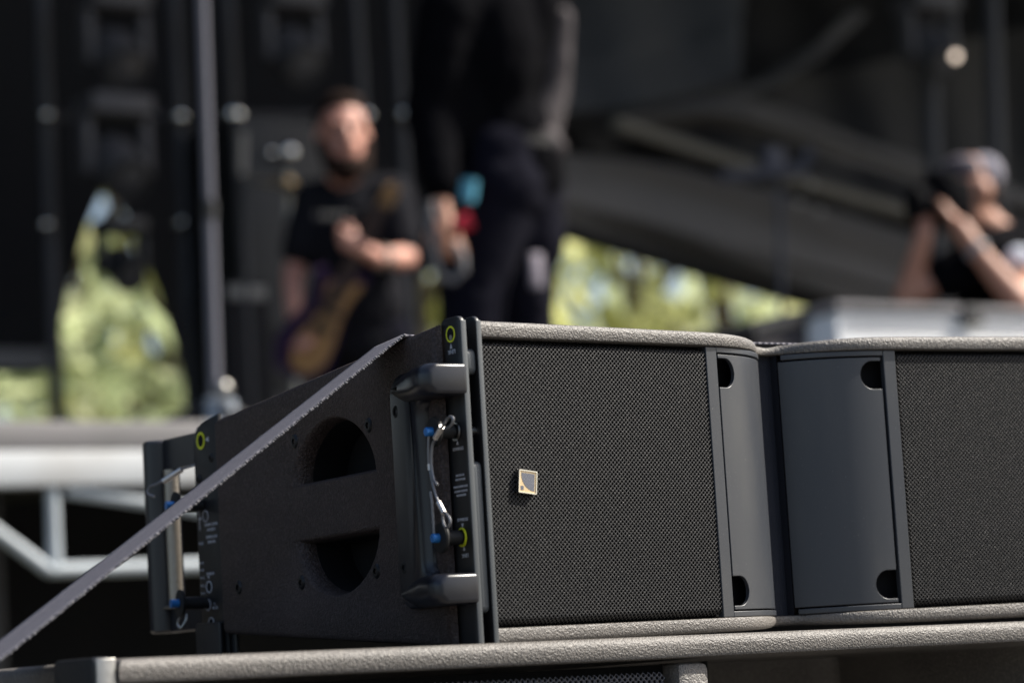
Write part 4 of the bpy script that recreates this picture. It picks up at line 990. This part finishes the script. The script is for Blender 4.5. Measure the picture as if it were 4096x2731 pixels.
tube('ferrule', [W(1754, 2008), W(1776, 2052)], .0022, FERR, l2, 10)
tube('lanyard_loop', smoothpath([W(1772, 2045), W(1771, 2075), W(1778, 2103), W(1790, 2108), W(1800, 2092), W(1798, 2072), W(1786, 2055), W(1776, 2048)]), .0011, WIRE, l2, 8)
tube('ferrule', [W(1716, 1855), W(1719, 1880)], .0016, FERR, l2, 10)
tube('lanyard', smoothpath([W(1722, 1965), W(1728, 2010), W(1733, 2080), W(1737, 2140)]), .0012, WIRE, spk, 8)

# rear rigging plate, its print and the rear grip
rp = plate('rear_rigging_plate', -.3370, -.3330, [(.448, -.118), (.476, -.118), (.478, -.100), (.493, -.092), (.4985, -.084), (.4985, .080), (.4960, .0885), (.4900, .0945), (.4800, .0975), (.448, .103)], RIGMETAL, spk)
XR = -.3372
ring('link_hole_ring', (XR, .4825, .0815), (-1, 0, 0), .0058, .0080, .0004, YELLOW, rp)
tube('link_hole', [(XR + .003, .4825, .0815), (XR - .0001, .4825, .0815)], .0058, HOLE, rp, 24)
for (y, z) in ((.4790, -.0525), (.4780, -.0855), (.4830, -.0685)): 
    ring('white_ring', (XR, y, z), (-1, 0, 0), .0046, .0055, .0004, WHITEPRINT, rp); tube('plate_hole', [(XR + .003, y, z), (XR - .0001, y, z)], .0050, HOLE, rp, 24)
ring('white_ring', (XR, .4800, .0120), (-1, 0, 0), .0046, .0054, .0004, WHITEPRINT, rp)
for y, z in ((.4640, .0640), (.4900, .0470)): screw((XR, y, z), (-1, 0, 0), .0042, rp)
XRt = XR - .0001
def rtri(c, dy, s=.0022): y, z = c; return plate('arrow_mark', XR - .0004, XR + .0001, [(y + dy * s, z), (y - dy * s, z + s * .8), (y - dy * s, z - s * .8)], WHITEPRINT, rp, 0)
for z, s in ((-.0165 + .027, '10'), (-.012, '7.5'), (-.0290 - .001, '5'), (-.0365, '4'), (-.0435, '3'), (-.0505, '2'), (-.0575, '1'), (-.0625, '0')):
    text('lettering', s, (XRt, .4890, z + .0), TX, TY, .0028, WHITEPRINT, rp); rtri((.4940, z), 1, .0013)
for k, s in enumerate(('SELECT ANGLE', 'LEVER UP', 'IN STORAGE', 'THE PINS')): text('lettering', s, (XRt, .4700, .0040 - .0046 * k - (.002 if k > 1 else 0)), TX, TY, .0027, WHITEPRINT, rp)
text('lettering', 'STORAGE', (XRt, .4755, -.0405), TX, TY, .0025, WHITEPRINT, rp); plate('arrow_mark', XR - .0004, XR + .0001, [(.4770, -.0425), (.4810, -.0425), (.4790, -.0452)], WHITEPRINT, rp, 0)
text('lettering', '7.5  10\n  5', (XRt, .4690, -.0700), TX, TY, .0026, WHITEPRINT, rp); rtri((.4700, .0815), 1, .003)
plate('scale_line', XR - .0003, XR + .0001, [(.4915, .020), (.4925, .020), (.4925, .0), (.4915, .0)], WHITEPRINT, rp, 0)
# grip: a moulded loop behind the cabinet with a bare metal bar
def gripsec(x, i): return [(x, y, z) for y, z in i]
def ringprof(y0, y1, z0, z1, r): return rrect((y0 + y1) / 2, (z0 + z1) / 2, (y1 - y0) / 2, (z1 - z0) / 2, r, 5)
oo = ringprof(.455, .586, -.0905, .0905, .008); ii = ringprof(.462, .545, -.066, .0615, .004)
bm = bmesh.new(); n = len(oo); R_ = []
for x, k in ((-.3285, .001), (-.3295, .0), (-.3350, .0), (-.3364, .0012)):
    R_.append(([bm.verts.new((x, y + (k if y < .53 else -k), z + (k if z < 0 else -k))) for y, z in oo], [bm.verts.new((x, y, z)) for y, z in ii]))
for (a, b), (c, d) in zip(R_, R_[1:]):
    for i in range(n): j = (i + 1) % n; bm.faces.new((a[i], a[j], c[j], c[i])); bm.faces.new((b[i], d[i], d[j], b[j]))
for (a, b) in (R_[0], R_[-1]):
    for i in range(n): j = (i + 1) % n; bm.faces.new((a[i], b[i], b[j], a[j]))
rg = from_bm('rear_grip', bm, PLASTIC, spk, 35)
tube('grip_tube', [(-.3345, .575, -.0903), (-.3345, .575, -.088), (-.3345, .575, .088), (-.3345, .575, .0903)], [.0125, .0150, .0150, .0125], PLASTIC, rg, 20)
tube('grip_bar', [(-.335, .5505, -.0655), (-.335, .5500, .0610)], .0072, mat('bare_brass_steel', (.30, .27, .23), .4, metal=.9, bump=[('n', 300, .0004)]), rg, 16)
box('grip_shelf', (-.344, .522, -.0685), (-.326, .562, -.0655), DULLSTEEL, rg, .001)
def rear_pin(y, z):
    d = Vector((-1, .15, .02)).normalized(); base = Vector((XR, y, z))
    p = mk('locking_pin', *tube_geo([base, base + d * .0045, base + d * .0046, base + d * .0250], [.0052, .0050, .0060, .0060], 18), RUBBER, spk, 30)
    c = base + d * .026; u, w, _ = frame_for(d)
    mk('pin_disc', *tube_geo([c - d * .002, c + d * .0004, c + d * .0012], [.0122, .0126, .008], 24), RUBBER, p, 40)
    tube('blue_button', [c, c + d * .0085], .0040, BLUE, p, 14)
    return p, c, d
pa, ca, da = rear_pin(.4860, .0225); pb, cb_, db = rear_pin(.4850, -.0665)
tube('lanyard', smoothpath([(-.340, .490, .0600), (-.350, .505, .0560), (-.364, .520, .0460), (-.368, .528, .0440), (-.370, .530, .0380), (-.366, .524, .0340)]), .0011, WIRE, spk, 8)
tube('ferrule', [(-.348, .502, .0570), (-.360, .517, .0475)], .0028, FERR, spk, 10)
tube('lanyard_loop', smoothpath([cb_ + Vector((.002, .002, -.010)), cb_ + Vector((0, .006, -.018)), cb_ + Vector((0, .0, -.022)), cb_ + Vector((.003, -.005, -.016)), cb_ + Vector((.004, -.004, -.010))]), .0013, DULLSTEEL, spk, 8)
# rear link bars that hold the cabinet on the subwoofer
plate('link_bar', -.3430, -.3390, rr2(.452, .500, -.150, -.085, .003), RIGMETAL, spk)
plate('link_bar', -.3330, -.3290, rr2(.440, .470, -.150, -.080, .003), RIGMETAL, spk)
plate('rear_rigging_plate', .3330, .3370, rr2(.448, .4985, -.090, .095), RIGMETAL, spk)
for x in (.3440, .3578): plate('rigging_plate', x, x + .0042, rr2(-.0045, .0235, -.131, .1285), RIGMETAL, spk)

# ------------------------------------------------------------------ webbing strap over the loudspeaker
strap = thing('ratchet_strap', 'grey woven webbing strap slanting down over the left side of the loudspeaker', 'strap', (0, 0, Z0), local=True)
ya, yb = .071, .122
def edge_pt(y): return Vector((-.3685 + .065 * y, y, zt_(y)))
N = 380; V, F, UVs = [], [], []
A0, A1 = edge_pt(ya), edge_pt(yb)
endc = Vector((-1.545, .0805, -.667)); wv_ = Vector((0, .0475, 0.026))
path = []
for i in range(N + 1):
    t = i / N
    path.append((A0.lerp(endc - wv_ * .5, t) + Vector((-.003, 0, .002)), A1.lerp(endc + wv_ * .5, t) + Vector((-.003, 0, .002 - .004 * math.sin(t * math.pi)))))
top = []
for x in np.linspace(.34, -.355, 14): top.append((Vector((x, ya, zt_(ya) + .0016)), Vector((x, yb, zt_(yb) + .0016))))
full = top + [(A0 + Vector((.003, 0, .0018)), A1 + Vector((.003, 0, .0018)))] + path
bm = bmesh.new(); uvl = bm.loops.layers.uv.new('uv'); NW = 6; L = 0; rowsv = []; prev = None
for a, b in full:
    m_ = (a + b) / 2; L += (m_ - prev).length if prev else 0; prev = m_
    rowsv.append(([bm.verts.new(a.lerp(b, k / NW)) for k in range(NW + 1)], L))
for (r0, l0), (r1, l1) in zip(rowsv, rowsv[1:]):
    for k in range(NW):
        f = bm.faces.new((r0[k], r1[k], r1[k + 1], r0[k + 1]))
        for lo, uv in zip(f.loops, ((l0, k / NW * .05), (l1, k / NW * .05), (l1, (k + 1) / NW * .05), (l0, (k + 1) / NW * .05))): lo[uvl].uv = uv
wb = from_bm('webbing', bm, WEB, strap, 50); sm2 = wb.modifiers.new('thickness', 'SOLIDIFY'); sm2.thickness = .0018; sm2.offset = 0
parts = []
for e in (0, 1):
    for i in range(260):                                # frayed loops of thread along both selvedges
        t = i / 260 * .40; j = min(int(t * N), N - 1); a = path[j][e].lerp(path[j + 1][e], t * N - j)
        s = random.uniform(.0006, .0013) * (1 if e == 0 else .6); parts.append(ellipsoid(a + Vector((random.uniform(-.0004, .0004), (-.0006 if e == 0 else .0006), random.uniform(-.0004, .0004))), s * 1.3, s, s * .9, n=6))
fr = mk('frayed_edge', *merge(parts), FRAY, strap, 60); fr['kind'] = 'stuff'
ring('anchor_ring', endc + Vector((-.02, 0, .004)), (0, 1, 0), .016, .024, .008, STEEL, strap)
tube('anchor_plate', [endc + Vector((-.03, 0, -.0085)), endc + Vector((-.03, 0, -.001))], [.06, .055], DULLSTEEL, strap, 24)

# ------------------------------------------------------------------ the subwoofer below
sub = thing('subwoofer', 'wide textured dark grey subwoofer under the loudspeaker, only its top front rim in view', 'subwoofer', (0, 0, Z0), local=True)
sub.rotation_euler = (0, math.radians(.53), 0)
ZS = -.1268; HB = -Z0 + .006; LIPH = .0178
sf_ = []
for i in range(41):
    x = -.672 + 1.344 * i / 40; sf_.append((x, -.029 - .006 * (1 - (x / .672) ** 2) * 0))
bm = bmesh.new(); cols = []
RB = .32
for x, y in sf_:
    cols.append([bm.verts.new(p) for p in ((x, y, ZS), (x, y + .001, ZS - LIPH), (x, y + RB, ZS - LIPH - .003), (x, y + RB, HB + .02), (x, y, HB + .018), (x, y, HB))])
rest = [(.672, .68), (-.672, .68)]
rc = [(bm.verts.new((x, y, ZS)), bm.verts.new((x, y, HB))) for x, y in rest]
for i in range(len(cols) - 1):
    for k in range(5): bm.faces.new((cols[i][k], cols[i + 1][k], cols[i + 1][k + 1], cols[i][k + 1]))
bm.faces.new((rc[0][0], rc[1][0], rc[1][1], rc[0][1])); bm.faces.new([*cols[-1], rc[0][1], rc[0][0]]); bm.faces.new([*reversed(cols[0]), rc[-1][0], rc[-1][1]])
bm.faces.new([c[0] for c in cols] + [r[0] for r in rc]); bm.faces.new([c[5] for c in cols] + [r[1] for r in rc])
bmesh.ops.recalc_face_normals(bm, faces=bm.faces)
es = [e for i in range(40) for e in (bm.edges.get((cols[i][0], cols[i + 1][0])),)] + [bm.edges.get((cols[0][0], rc[1][0])), bm.edges.get((cols[-1][0], rc[0][0]))]
bmesh.ops.bevel(bm, geom=es, offset=.0080, segments=4, affect='EDGES', profile=.5)
es = [e for e in bm.edges if all(abs(v.co.z - (ZS - LIPH)) < 1e-4 and v.co.y < -.02 for v in e.verts)]
bmesh.ops.bevel(bm, geom=es, offset=.003, segments=2, affect='EDGES', profile=.5)
from_bm('sub_cabinet', bm, SUBPAINT, sub, 42)
for s in (-1, 1):
    bm = bmesh.new(); x0, x1 = (-.1865, -.155) if s < 0 else (.27, .30); add_box(bm, (x0, -.022, HB + .02), (x1, .0155, ZS - LIPH - .0035), .006); from_bm('front_post', bm, SUBPAINT, sub)
gm2 = grille_mesh(.447, .40, .0052, .0026, .0013, .0014); gm2.materials.append(mat('blue_black_grille', (.035, .036, .046), .5))
for s in (-1, 1):
    o = bpy.data.objects.new('sub_grille', gm2); COL.objects.link(o); o.parent = sub; o.scale.x = 1 if s < 0 else .79; o.location = (-.6385 if s < 0 else .308, -.014, ZS - LIPH - .006 - .20)
    x0 = -.642 if s < 0 else .304
    mk('grille_foam', [(x0, -.006, HB + .03), (x0 + (.452 if s < 0 else .36), -.006, HB + .03), (x0 + (.452 if s < 0 else .36), -.006, ZS - LIPH - .0045), (x0, -.006, ZS - LIPH - .0045)], [(0, 1, 2, 3)], FOAM, sub)
# flared mouth of the middle port
V = []; F = []
pr = [(.159, -.018), (.152, .0), (.132, .06), (.12, .28)]
for s in (-1, 1):
    V = [(x * s + (.115 if s > 0 else .005), y, z) for x, y in pr for z in (HB + .02, ZS - LIPH - .0032)]
    mk('port_flare', V, [(2 * i, 2 * i + 2, 2 * i + 3, 2 * i + 1) for i in range(3)], SUBPAINT, sub)
# steel corner bracket
cbr = plate('corner_bracket', -.6885, -.6735, rr2(-.024, .045, -.30, ZS + .0015, .006), RIGMETAL, sub, .002)
plate('bracket_front_edge', -.6880, -.6735, rr2(-.0262, -.0242, -.30, ZS + .0005, .0006), DULLSTEEL, cbr, .0005)
for z in (-.17, -.25): screw((-.6887, .03, z), (-1, 0, 0), .006, sub)

for n_ in ('grille', 'sub_grille', 'undergrowth'): pass
finish_props()
